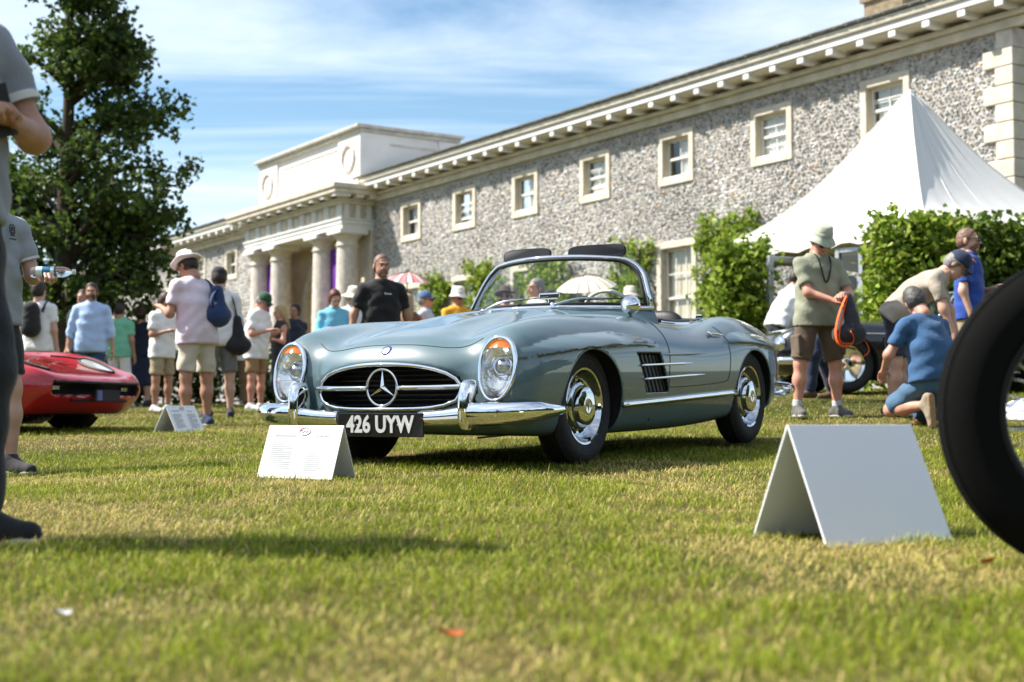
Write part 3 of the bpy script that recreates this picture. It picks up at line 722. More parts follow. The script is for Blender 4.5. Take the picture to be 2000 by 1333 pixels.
def cut_lamp(x, y, z):
    dx, dy, dz = x - LC[0], y - LC[1], z - LC[2]
    a = dx * LN[0] + dy * LN[1] + dz * LN[2]; u = dx * LU[0] + dy * LU[1] + dz * LU[2]; v = dx * LV[0] + dy * LV[1] + dz * LV[2]
    q = np.sqrt((u / (LW * (1 + .06 * v / LH))) ** 2 + (v / LH) ** 2 + 1e-9); return smax((q - 1) * LW, -.10 - a, .01)
def cut_archf(x, y, z): return smax(np.sqrt((x + .005) ** 2 + ((z - .292) * np.where(z > .292, 1.075, 1)) ** 2) - .362, .46 - y, .01)
def cut_archr(x, y, z): return smax(np.sqrt((x + 2.4) ** 2 + ((z - .292) * np.where(z > .292, 1.05, 1)) ** 2) - .362, .46 - y, .01)
def cut_cock(x, y, z):
    q = ((np.abs(x + 1.60) / .46) ** 3 + (np.abs(y) / .60) ** 3 + 1e-9) ** (1 / 3); return smax((q - 1) * .46, .40 - z, .03)
def cut_vent(x, y, z):
    xs = x + .56 * (.49 - z); d = np.maximum(np.abs(xs + .762) - .160, np.abs(z - .491) - .114); return np.maximum(d, .795 - y)
SLX = [.98, .8, .6, .3, 0, -.4, -.75, -1.1, -1.6, -2.0, -2.27, -2.6, -3.0, -3.35, -3.7]
ZF = np.array([.585, .672, .742, .798, .822, .838, .840, .820, .806, .838, .868, .848, .762, .64, .47])
ZC = np.array([.560, .652, .722, .786, .834, .876, .902, .905, .88, .86, .85, .81, .735, .63, .47])
ZV = np.array([.540, .622, .690, .752, .792, .826, .848, .85, .83, .825, .83, .80, .73, .62, .46])
def hood_ridge(x, y): return .011 * np.exp(-((y - .17) / .055) ** 2) * S(.55, .2, x) * S(-.72, -.35, x)
SL = Body(dict(xk=SLX, yk=[0, .22, .43, .63, .85, 1.02], zk=[ZC, ZC - .010, ZV, ZF, ZF - .085, ZF - .24], ridge=hood_ridge,
    W=[(1.0, .77), (.8, .822), (.6, .838), (.3, .846), (0, .85), (-.4, .848), (-.9, .845), (-1.5, .842), (-2.0, .846), (-2.4, .85), (-2.8, .832), (-3.2, .765), (-3.5, .67), (-3.75, .5)],
    Sz=[(.08, .82), (.18, .915), (.32, .975), (.45, .998), (.6, 1.0), (.75, .985), (.9, .93), (1.1, .8)],
    XF=[(0, .812), (.2, .803), (.38, .768), (.50, .728), (.60, .742), (.70, .768), (.78, .745), (.86, .62), (.93, .40), (1.0, 0)],
    XFz=[(.08, -.22), (.18, -.09), (.27, -.02), (.36, .0), (.48, .0), (.58, -.018), (.68, -.055), (.9, -.16)],
    XR=[(0, -3.54), (.3, -3.51), (.55, -3.41), (.72, -3.22), (.85, -2.94), (1.0, -2.6)], XRz=[(.1, .32), (.25, .14), (.4, .02), (.5, 0), (.65, .05), (.9, .2)],
    ZB=[(1.0, .25), (.7, .20), (.3, .165), (-.4, .15), (-1.8, .16), (-2.4, .2), (-3.0, .24), (-3.7, .36)],
    brow=lambda x, z: fbrow(x, z) + rbrow(x, z), k1=.17, k2=.10, k3=.16,
    cuts=[(cut_archf, .010), (cut_archr, .010), (cut_cock, .03), (cut_grille, .022), (cut_lamp, .008), (cut_vent, .006)],
    box=((-3.75, 0, .08), (.95, .98, 1.02))))

def build_sl():
    root = thing('roadster_car', 'silver-blue open vintage roadster with chrome star grille and tall oval headlights', 'car')
    root.matrix_world = car_matrix(-0.2664, 8.1745, 0.5362, 0.191, 0.035)
    V, Q, N = SL.mesh(.014)
    cen = V[Q].mean(1); nm = N[Q].mean(1); cid = SL.cutid(cen)
    x, y, z = cen.T; ay = np.abs(y)
    dark = np.isin(cid, [1, 2, 4, 5, 6]); cock = cid == 3
    door = (x < -.983) & (x > -1.95) & (z > .405) & (ay > .62) & ~dark & ~cock & (nm[:, 2] < .93)
    hood = (cid == 0) & (ay < .50) & (x > -.74) & (x < .73) & (nm[:, 2] > .25) & (z > .58)
    def part(name, sel, m, **k):
        return link(name, mesh_np(name, *split_faces(V, Q, N, sel)[:2], normals=split_faces(V, Q, N, sel)[2]), m, root)
    body = part('body_shell', ~(dark | cock | door | hood), paint)
    bon = part('bonnet', hood, paint); dL = part('door', door & (y > 0), paint); dR = part('door', door & (y < 0), paint)
    
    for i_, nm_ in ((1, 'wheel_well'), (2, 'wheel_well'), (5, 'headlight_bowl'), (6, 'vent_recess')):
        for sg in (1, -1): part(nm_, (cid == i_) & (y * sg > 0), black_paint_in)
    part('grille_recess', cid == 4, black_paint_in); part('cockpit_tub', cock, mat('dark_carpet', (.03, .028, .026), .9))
    def line(name, pts, r, m, par, n=6, lift=0.0, flat=None, ends=None):
        P = SL.snap(dense(pts, 8), lift); rr = np.full(len(P), r)
        if ends: t = np.linspace(0, 1, len(P)); rr = r * np.clip(np.minimum(t / ends[0] if ends[0] else 9, (1 - t) / ends[1] if ends[1] else 9) + .15, 0, 1)
        return MB().tube(P, rr, n, flat=flat).build(name, m, par, smooth=True)
    # panel gaps
    hl = [SL.top(.725 - .075 * (abs(yy) / .50) ** 3, yy) for yy in np.linspace(-.53, .53, 17)]
    line('bonnet_gap', hl, .0028, gap_black, bon)
    for sg, d in ((1, dL), (-1, dR)):
        Pd = [SL.side(xx, zz, sg) for xx, zz in ((-.955, .80), (-.98, .74), (-.99, .66), (-.985, .56), (-.975, .47), (-.975, .425), (-1.0, .405), (-1.2, .404), (-1.5, .410), (-1.82, .422), (-1.915, .45), (-1.945, .53), (-1.955, .63), (-1.95, .72), (-1.91, .79))]
        line('door_gap', Pd, .0030, gap_black, d)
        P = SL.snap([SL.side(-1.740, 0.730, sg), SL.side(-1.820, 0.727, sg), SL.side(-1.910, 0.723, sg)], .016)
        hd = MB().tube(dense(P, 5), [.006] * 2 + [.007] * 7 + [.005] * 2, 8).build('handle', chrome, d, smooth=True)
        P = SL.snap([SL.side(-1.735, .743, sg), SL.side(-1.740, 0.730, sg), SL.side(-1.745, .715, sg)], .012); MB().tube(P, .009, 8).build('lock_knob', chrome, hd, smooth=True)
        # sill strip
        P = [SL.side(xx, zz, sg) for xx, zz in ((-.365, .314), (-.7, .321), (-1.1, .329), (-1.5, .338), (-2.03, .350))]
        line('sill_strip', P, .025, chrome, root, 10, .004, flat=(1, .8))
        # vent louvres and chrome bars
        for k in range(6):
            xa = -.60 - .052 * k
            bt = [np.array([xa - .0, sg * .812, .60]), np.array([xa - .123, sg * .812, .38])]
            MB().tube(bt, .012, 5, flat=(.5, 1.2)).build('vent_louvre', mat('louvre_dark', (.03, .035, .04), .45), root)
        for zz, x0, x1, dz in ((.536, -.56, -1.33, .012), (.457, -.60, -1.52, .020)):
            P = [SL.side(x0 + (x1 - x0) * t, zz + dz * t, sg) for t in np.linspace(0, 1, 5)]
            line('vent_bar', P, .0075, chrome, root, 8, .010, ends=(.02, .25))
        P = [SL.side(x0, .598 + .004 * i, sg) for i, x0 in enumerate((-.86, -1.1, -1.35, -1.62))]
        line('pressed_rib', P, .010, paint, root, 8, -.002, ends=(.2, .4))
        # wheel arch lips
        for xc in (-.005, -2.4):
            P = []
            for a in np.linspace(R(-22), R(202), 33):
                xx, zz = xc + .364 * math.cos(a), .292 + .364 * math.sin(a) / ((1.075 if xc > -1 else 1.05) if a > 0 and a < math.pi else 1)
                if zz > .155: P.append(SL.side(xx, zz, sg) - np.array([0, sg * .006, 0]))
            MB().tube(P, .006, 6).build('arch_lip', paint, root, smooth=True)
    # grille
    G = thing('grille', None, None); G.parent = root; gm = []
    for t in np.linspace(0, 2 * math.pi, 72, endpoint=False):
        c, s_ = math.cos(t), math.sin(t); lo, hi = .0, 1.0
        for _ in range(24):
            m_ = .5 * (lo + hi)
            if grille_d(np.float64(m_ * c), np.float64(.443 + m_ * s_)) < 0: lo = m_
            else: hi = m_
        gm.append(SL.front(lo * c, .443 + lo * s_) + np.array([.002, 0, 0]))
    MB().tube(gm, .011, 8, closed=True).build('grille_ring', chrome, G, smooth=True)
    MB().span((.60, -.47, .32), (.612, .47, .57)).build('grille_mesh', black_paint_in, G)
    for i in range(9):
        zz = .345 + i * .026; hw = .44 * math.sqrt(max(.05, 1 - ((zz - .443) / .125) ** 4))
        MB().span((.64, -hw, zz - .003), (.66, hw, zz + .003)).build('grille_slat', mat('grille_dark', (.01, .01, .011), .5), G)
    for sg in (1, -1):
        P = np.array([[.795, sg * .098, .437], [.788, sg * .25, .437], [.770, sg * .37, .438], [.752, sg * .45, .439], [.742, sg * .50, .439]])
        MB().tube(dense(P, 4), np.interp(np.linspace(0, 1, 17), [0, .55, .85, 1], [.015, .016, .012, .003]), 10, flat=(1, 1)).build('grille_bar', chrome, G, smooth=True)
    star = thing('star_emblem', None, None); star.parent = G; star.location = (.800, 0, .440); star.rotation_euler = (0, R(-3), 0)
    a = np.linspace(0, 2 * math.pi, 64, endpoint=False)
    MB().tube(np.stack([a * 0, .096 * np.cos(a), .096 * np.sin(a)], 1), .0075, 10, closed=True).build('star_ring', chrome, star, smooth=True)
    st = MB()
    for k in range(3):
        an = math.pi / 2 + k * 2 * math.pi / 3; c = np.array([0, math.cos(an), math.sin(an)]); t = np.array([0, -math.sin(an), math.cos(an)]); ex = np.array([1.0, 0, 0])
        st.add([c * .093, t * .0125 + c * .012, -c * .0 + ex * .016, -t * .0125 + c * .012, -ex * .010], [(0, 1, 2), (0, 2, 3), (0, 4, 1), (0, 3, 4)])
    st.build('star_point', chrome, star)
    # bonnet badge
    b0 = SL.top(.755, 0); bd = MB().lathe([(.0, .004), (.024, .0032), (.031, .001), (.031, -.004)], 32, c=(0, 0, 0)).build('bonnet_badge', mat('badge_silver', (.6, .62, .66), .2, 1.0), root, smooth=True)
    bp_ = SL.snap(np.array([b0]))[0]; bn_ = SL.snap(np.array([b0]), .01)[0] - bp_; bd.location = bp_; bd.rotation_euler = Vector(bn_).to_track_quat('Z', 'X').to_euler()
    MB().lathe([(.0315, .0005), (.029, .0028), (.023, .0040)], 32).build('badge_band', mat('badge_blue', (.03, .05, .22), .3), bd, smooth=True)
    # head lamps
    for sg in (1, -1):
        L = thing('headlight', None, None); L.parent = root
        fl = np.array([1, sg, 1.0]); c0, n, u, v = LC * fl, LN * fl, LU * np.array([1, 1, 1]) if sg > 0 else LU * np.array([-1, 1, 1]), LV * fl
        def P_(a, b, d): return c0 + u * a + v * b + n * d
        ring = []; 
        for t in np.linspace(0, 2 * math.pi, 64, endpoint=False):
            a, b = egg(t, LW + .003, LH + .003); ring.append(P_(a, b, .004 - .028 * (b / LH) ** 2 * .0))
        rad = .0105 + .006 * np.clip(np.sin(np.linspace(0, 2 * math.pi, 64, endpoint=False)), 0, 1)
        mb = MB(); mb.tube(ring, rad, 10, closed=True); mb.build('lamp_ring', chrome, L, smooth=True)
        def dome(b0, b1, h0, shrink=.985, nb=14, na=16, depth=0.0):
            P = np.zeros((nb, na, 3))
            for i, bb in enumerate(np.linspace(b0, b1, nb)):
                wm = LW * shrink * (1 + .06 * bb) * math.sqrt(max(0, 1 - (bb * .999) ** 2)) ** .95
                for j, aa in enumerate(np.linspace(-1, 1, na)):
                    q = min(1, (aa * wm / LW) ** 2 + bb ** 2); P[i, j] = P_(aa * wm, bb * LH * shrink, depth + h0 * (1 - q) ** .75)
            return P
        MB().grid(dome(-1, .70, .045)).build('lamp_glass', thin_glass('lamp_glass', (1, 1, 1), .03, 1.6, bumpw=60), L, smooth=True)
        MB().grid(dome(.70, 1, .046)).build('indicator_lens', mat('amber_lens', (.75, .13, .01), .12, coat=.6), L, smooth=True)
        MB().grid(dome(-1, 1, -.085, .98, 18, 18, .0)).build('lamp_reflector', mat('lamp_reflector', (.95, .95, .92), .10, 1.0, bump=(38, .25, .01)), L, smooth=True)
        bulb = MB(); k_ = frame_to(n); bulb.lathe([(0, .0), (.028, -.004), (.034, -.02), (.034, -.07)], 20, k_, P_(-.0, .03, -.018)); bulb.build('bulb_shield', steel, L, smooth=True)
        MB().lathe([(.045, -.03), (.052, -.028), (.052, -.034)], 28, k_, P_(0, .03, -.02)).build('reflector_ring', chrome, L, smooth=True)
        bars = MB()
        for bb in (.30, -.30): bars.tube([P_(-LW * .9, bb * LH, .012), P_(0, bb * LH, .036), P_(LW * .9, bb * LH, .012)], .0016, 5)
        tag(bars.build('lens_moulding', thin_glass('lens_rib', (.8, .82, .8), .1, 2.0), L), kind='stuff')
    # bumpers
    bsec = [(0.0, .052), (.022, .046), (.036, .025), (.040, 0), (.034, -.028), (.016, -.050), (-.012, -.056)]
    def bumper_piece(ctrl, name, sc=None, par=root):
        P = dense(ctrl, 8); T = np.gradient(P, axis=0); T[:, 2] = 0; T /= np.linalg.norm(T, axis=1)[:, None]
        nrm = np.stack([-T[:, 1], T[:, 0], T[:, 0] * 0], 1)
        t = np.linspace(0, 1, len(P)); scl = np.ones(len(P)) if sc is None else np.interp(t, *zip(*sc))
        G_ = np.array([[P[i] + nrm[i] * a * scl[i] + np.array([0, 0, b * scl[i]]) for a, b in bsec] for i in range(len(P))])
        o = MB().grid(G_).build(name, chrome, par, smooth=True)
        sd = o.modifiers.new('solid', 'SOLIDIFY'); sd.thickness = .008; sd.offset = 0
        return o
    bm = thing('front_bumper', None, None); bm.parent = root
    for sg in (1, -1):
        ctrl = np.array([[.835, .545, .302], [.828, .66, .304], [.800, .765, .307], [.735, .852, .312], [.62, .893, .312], [.46, .900, .314]]) * np.array([1, sg, 1])
        if sg > 0: ctrl = ctrl[::-1]
        else: pass
        scv = [(0, .30), (.08, .5), (.3, .86), (.7, 1.0), (1, 1.06)] if sg > 0 else [(0, 1.06), (.3, 1.0), (.7, .86), (.92, .5), (1, .30)]
        bumper_piece(ctrl, 'bumper_blade', scv, bm)
        ctrl = np.array([[.842, .255, .28], [.840, .36, .283], [.836, .45, .288], [.828, .56, .296]]) * np.array([1, sg, 1])
        if sg > 0: ctrl = ctrl[::-1]
        bumper_piece(ctrl, 'bumper_blade', [(0, .55), (1, .55)] if False else ([(0, .9), (.5, .72), (1, .62)] if sg > 0 else [(0, .62), (.5, .72), (1, .9)]), bm)
        # overrider: tall curved horn
        yk = sg * .545; mb = MB(); prof = [(.215, .843, .022), (.225, .873, .030), (.26, .890, .034), (.33, .894, .034), (.40, .886, .033), (.445, .870, .031), (.468, .846, .026), (.474, .813, .016)]
        ringp = []
        for (zz, xx, hw) in prof:
            back = .76 if zz < .42 else .76 + (zz - .42) * .4
            ringp.append([[back, yk - hw * .9, zz], [xx - .03, yk - hw, zz], [xx - .006, yk - hw * .62, zz + .002], [xx, yk, zz + .003], [xx - .006, yk + hw * .62, zz + .002], [xx - .03, yk + hw, zz], [back, yk + hw * .9, zz]])
        mb.grid(np.array(ringp)); n0 = mb.n - 7; mb.F.append(tuple(range(n0, n0 + 7))); mb.build('overrider', chrome, bm, smooth=True, autosmooth=50)
    # number plate
    pl = thing('number_plate', None, None); pl.parent = root; pl.location = (.873, 0.034, .246); pl.rotation_euler = (R(90), 0, R(90))
    MB().box((0, 0, -.006), (.545, .124, .008)).build('plate_panel', mat('plate_black', (.006, .006, .008), .25, coat=.3), pl, bevel=.003)
    tm = text_mesh('plate_characters', '426 UYW', .122, .003, bold=.0035, sx=.90)
    xs_ = [v.co.x for v in tm.vertices]; k_ = .435 / (max(xs_) - min(xs_)); tm.transform(Matrix.Diagonal((k_, 1, 1, 1)))
    to = link('plate_characters', tm, mat('plate_silver', (.70, .70, .71), .3, .25), pl); to.location = (.0, -.0, .0)
    for bx_ in (-.145, .115): MB().lathe([(0, .004), (.005, .003), (.006, 0)], 12, c=(bx_, 0, 0)).build('plate_screw', chrome, pl, smooth=True)
    # wheels
    wheel(root, 0, .705, 1); wheel(root, 0, .705, -1); wheel(root, -2.4, .722, 1); wheel(root, -2.4, .722, -1)
    # windscreen: fixed curve at the base and at the top
    def ws(a, b):
        B = np.array([-.725 - .405 * abs(a) ** 2.3, .668 * a, .902 - .012 * a * a]); T_ = np.array([-1.0 - .245 * abs(a) ** 2.2, .545 * a, 1.232 - .030 * a * a])
        return B + (T_ - B) * b + np.array([.02 * math.sin(math.pi * b), 0, 0])
    def outline(n=24, ins=0.0):
        pts = [(-1 + ins, ins * .6)] ; ra, rb = .20, .38
        for t in np.linspace(0, math.pi / 2, 8): pts.append((-1 + ins + (ra) * (1 - math.cos(t)), 1 - ins * 1.2 - rb * (1 - math.sin(t))))
        m = [(-q[0], q[1]) for q in pts[::-1]]
        top = [(x_, 1 - ins * 1.2) for x_ in np.linspace(pts[-1][0], -pts[-1][0], 16)[1:-1]]
        return pts + top + m
    W_ = thing('windscreen', None, None); W_.parent = root
    ol = [ws(*q) for q in dense(np.array(outline()), 2, False)]; il = [ws(*q) for q in dense(np.array(outline(ins=.035)), 2, False)]; il2 = [ws(*q) for q in dense(np.array(outline(ins=.055)), 2, False)]
    MB().tube(ol, .015, 10).build('screen_frame', chrome, W_, smooth=True)
    MB().tube(np.array(ol) + np.array([-.022, 0, -.004]), .019, 8).build('inner_frame', paint, W_, smooth=True)
    MB().tube(il, .011, 8).build('screen_seal', black_rubber, W_, smooth=True)
    base = [ws(a, .0) for a in np.linspace(-1, 1, 40)]
    MB().tube(base, .016, 8).build('screen_base_trim', chrome, W_, smooth=True)
    MB().tube([ws(a, .07) for a in np.linspace(-.96, .96, 40)], .010, 8).build('screen_base_seal', black_rubber, W_, smooth=True)
    gl = np.zeros((14, 33, 3))
    for i, b in enumerate(np.linspace(.03, .985, 14)):
        am = .985 if b < .62 else .985 - .20 * (1 - math.sqrt(max(0, 1 - ((b - .62) / .38) ** 2)))
        for j, a in enumerate(np.linspace(-am, am, 33)): gl[i, j] = ws(a, b)
    MB().grid(gl).build('screen_glass', thin_glass('screen_glass', (.93, .96, .95), 0.0, .9), W_, smooth=True)
    # scuttle panel between bonnet and screen
    sc_ = np.zeros((6, 41, 3))
    for j, a in enumerate(np.linspace(-1, 1, 41)):
        p0 = ws(a, 0) + np.array([-.012, 0, -.006]); d_ = np.array([.075 * (1 - .55 * abs(a) ** 3), .055 * a ** 3, 0]); q0 = p0 + d_; p1 = np.array([q0[0], q0[1], SL.root('z', q0[0], q0[1], .2, 1.2) - .006])
        for i, t in enumerate(np.linspace(0, 1, 6)): sc_[i, j] = p0 * (1 - t) + p1 * t + np.array([0, 0, .010 * math.sin(math.pi * t)])
    MB().grid(sc_).build('scuttle_panel', paint, root, smooth=True)
    # sun visors folded up on the frame
    for y0, y1 in ((-.40, -.025), (.085, .475)):
        P = np.zeros((10, 14, 3))
        for i, t in enumerate(np.linspace(0, 1, 10)):
            ang = t * math.pi; 
        mb = MB(); ym = (y0 + y1) / 2; hw = (y1 - y0) / 2; xb = -1.065 - .245 * abs(ym / .575) ** 2.2
        sl_ = .10 * np.sign(ym) * abs(ym) * 2
        ring = []
        for t in np.linspace(0, 2 * math.pi, 40, endpoint=False):
            c, s_ = math.cos(t), math.sin(t); p = 4.5; q = (abs(c) ** p + abs(s_) ** p) ** (-1 / p); ring.append((hw * c * q, (.052 if s_ > 0 else .030) * s_ * q))
        for d, k in ((.0, .96), (.006, 1.0), (.014, 1.0), (.02, .96)):
            for a_, b_ in ring: mb.V.append(np.array([[xb - d - .10 * b_ - .20 * abs(ym + a_ * k) ** 2, ym + a_ * k, 1.258 + b_ * k]])); 
        mb.n = 160; F = [(k * 40 + i, k * 40 + (i + 1) % 40, (k + 1) * 40 + (i + 1) % 40, (k + 1) * 40 + i) for k in range(3) for i in range(40)]
        mb.F = F + [tuple(range(40))[::-1], tuple(range(120, 160))]
        v_ = mb.build('sun_visor', leather_black, root, smooth=True, autosmooth=40)
    # wipers
    for yb, ya, xe in ((-.30, -.02, -.775), (.20, .48, -.86)):
        p0 = SL.top(-.70, yb) + np.array([0, 0, .02]); p2 = ws(ya / .66, .16) + np.array([.018, 0, .006]); p1 = (p0 + p2) / 2 + np.array([.02, 0, .02])
        wp = thing('wiper', None, None); wp.parent = root
        MB().tube(dense(np.array([p0, p1, p2]), 6), np.linspace(.009, .004, 13), 8).build('wiper_arm', mat('wiper_metal', (.55, .6, .62), .25, 1.0), wp, smooth=True)
        bl = [ws((ya + d) / .66, .16 + e) + np.array([.014, 0, .003]) for d, e in ((-.16, -.03), (0, 0), (.16, .035))]
        MB().tube(dense(np.array(bl), 5), .0045, 6).build('wiper_blade', gap_black, wp)
        MB().lathe([(.0, .02), (.012, .016), (.016, 0), (.018, -.01)], 16, c=p0).build('wiper_spindle', chrome, wp, smooth=True)
    # bullet mirror on the wing
    for sg in (1,):
        mr = thing('wing_mirror', None, None); mr.parent = root; b0 = SL.top(-.83, .665); top_ = b0 + np.array([0, 0.0, .048])
        MB().tube([b0, top_], [.013, .010], 10).build('mirror_stalk', chrome, mr, smooth=True)
        MB().lathe([(0, .088), (.024, .078), (.046, .050), (.057, .018), (.059, -.014), (.055, -.022)], 28, frame_to((.93, .12, -.12)), top_ + np.array([.0, 0, .022])).build('mirror_shell', chrome, mr, smooth=True)
        MB().lathe([(0, -.019), (.0555, -.02)], 24, frame_to((.93, .12, -.12)), top_ + np.array([.0, 0, .022])).build('mirror_glass', chrome, mr, smooth=True)
    # dash, rear-view mirror, steering wheel, seats
    ds = np.zeros((8, 25, 3))
    for i, t in enumerate(np.linspace(0, 1, 8)):
        for j, a in enumerate(np.linspace(-1, 1, 25)):
            p = ws(a * .93, 0); ds[i, j] = p + np.array([-.30 * (1 - .55 * abs(a) ** 2) * t, 0, .005 + .03 * math.sin(t * math.pi) - .05 * t * t])
    MB().grid(ds).build('dashboard', leather_black, root, smooth=True)
    MB().grid(np.stack([ds[-1], ds[-1] + np.array([-.02, 0, -.2])])).build('dash_panel', paint, root, smooth=True)
    rm = thing('rear_view_mirror', None, None); rm.parent = root
    MB().tube([[-.95, .04, .90], [-.95, .04, .975]], .008, 8).build('mirror_stalk', chrome, rm)
    MB().box((-.95, .04, .985), (.022, .145, .042)).build('mirror_housing', chrome, rm, bevel=.009)
    sw = thing('steering_wheel', None, None); sw.parent = root; sw.location = (-1.24, .33, .845); sw.rotation_euler = (0, R(-62), 0)
    a = np.linspace(0, 2 * math.pi, 64, endpoint=False); rr = .190
    MB().tube(np.stack([rr * np.cos(a), rr * np.sin(a), a * 0], 1), .0125 + .0015 * np.cos(a * 20), 10, closed=True).build('steering_rim', mat('ivory_plastic', (.72, .68, .58), .3), sw, smooth=True)
    sp = MB(); sp.tube([[0, -rr, 0], [0, 0, -.03], [0, rr, 0]], .008, 8); sp.lathe([(0, .0), (.04, -.005), (.045, -.03), (.02, -.2)], 20); sp.build('steering_spokes', chrome, sw, smooth=True)
    for sg in (1, -1):
        se = thing('seat', None, None); se.parent = root
        def pad(c, size, tilt):
            mb = MB(); n = 24
            Vp = []
            for i in range(13):
                ph = -math.pi / 2 + math.pi * i / 12
                for j in range(n):
                    th = 2 * math.pi * j / n; q = np.array([math.cos(ph) * math.cos(th), math.cos(ph) * math.sin(th), math.sin(ph)]); q = np.sign(q) * np.abs(q) ** .45; Vp.append(q * np.array(size) / 2)
            Vp = np.array(Vp) @ rotm('Y', tilt).T + np.array(c); mb.add(Vp, [(i * n + j, i * n + (j + 1) % n, (i + 1) * n + (j + 1) % n, (i + 1) * n + j) for i in range(12) for j in range(n)])
            return mb
        pad((-1.55, sg * .31, .50), (.50, .46, .14), 0).build('seat_cushion', leather_black, se, smooth=True)
        pad((-1.86, sg * .31, .70), (.13, .46, .42), R(-14)).build('backrest', leather_black, se, smooth=True)
    # padded roll and folded hood cover behind the cockpit
    P = []
    for t in np.linspace(0, 1, 40):
        an = R(62) + t * R(236); c, s_ = math.cos(an), math.sin(an); q = (abs(c) ** 3 + abs(s_) ** 3) ** (-1 / 3)
        xx, yy = -1.60 + .475 * c * q, .615 * s_ * q
        P.append([xx, yy, SL.root('z', np.float64(xx), np.float64(yy), .2, 1.2) + .006])
    MB().tube(P, .021, 10, flat=(1, .9)).build('cockpit_roll', leather_black, root, smooth=True)
    P2 = np.array(P) * np.array([1, 1.045, 1]) + np.array([-.012, 0, -.008])
    MB().tube(P2, .009, 8).build('cockpit_trim', chrome, root, smooth=True)
    cv = np.zeros((10, 21, 3))
    for i, t in enumerate(np.linspace(0, 1, 10)):
        for j, a in enumerate(np.linspace(-1, 1, 21)):
            xx, yy = -1.93 - .46 * t * (1 - .25 * a * a) , .60 * a * (1 - .12 * t); cv[i, j] = [xx, yy, SL.root('z', np.float64(xx), np.float64(yy), .2, 1.2) + .004 + .045 * math.sin(math.pi * min(1, t * .95 + .05)) * (1 - a ** 4)]
    MB().grid(cv).build('hood_cover', leather_black, root, smooth=True)
    MB().box((-2.02, .60, .862), (.07, .045, .03), rotm('Z', R(15))).build('hood_catch', chrome, root, bevel=.008)
    # rear bumper
    rb = thing('rear_bumper', None, None); rb.parent = root
    for sg in (1, -1):
        ctrl = np.array([[-2.98, .86, .35], [-3.2, .81, .35], [-3.38, .70, .35], [-3.52, .52, .35], [-3.57, .25, .35], [-3.58, 0, .35]]) * np.array([1, sg, 1])
        if sg < 0: ctrl = ctrl[::-1]
        o = bumper_piece(ctrl[::-1], 'bumper_blade', [(0, 1), (.5, 1), (1, .5)] if sg > 0 else [(0, .5), (.5, 1), (1, 1)], rb)
        MB().tube([[-3.50, sg * .46, .27], [-3.60, sg * .46, .31], [-3.61, sg * .46, .44], [-3.51, sg * .46, .51]], .03, 10).build('overrider', chrome, rb, smooth=True)
        tl = SL.side(-3.30, .52, sg); MB().lathe([(0, .03), (.03, .022), (.045, 0)], 20, frame_to((-.8, sg * .6, 0)), tl).build('tail_lamp', mat('red_lens', (.4, .01, .01), .15, coat=.5), root, smooth=True)
    # jacking hole plug
    p = SL.side(-.78, .222, 1); MB().lathe([(0, .002), (.014, .001), (.014, -.02)], 16, frame_to((0, 1, 0)), p).build('jack_plug', gap_black, root)
    # floor pan
    MB().span((-3.2, -.5, .25), (.5, .5, .28)).build('floor_pan', black_paint_in, root)
    return root
build_sl()
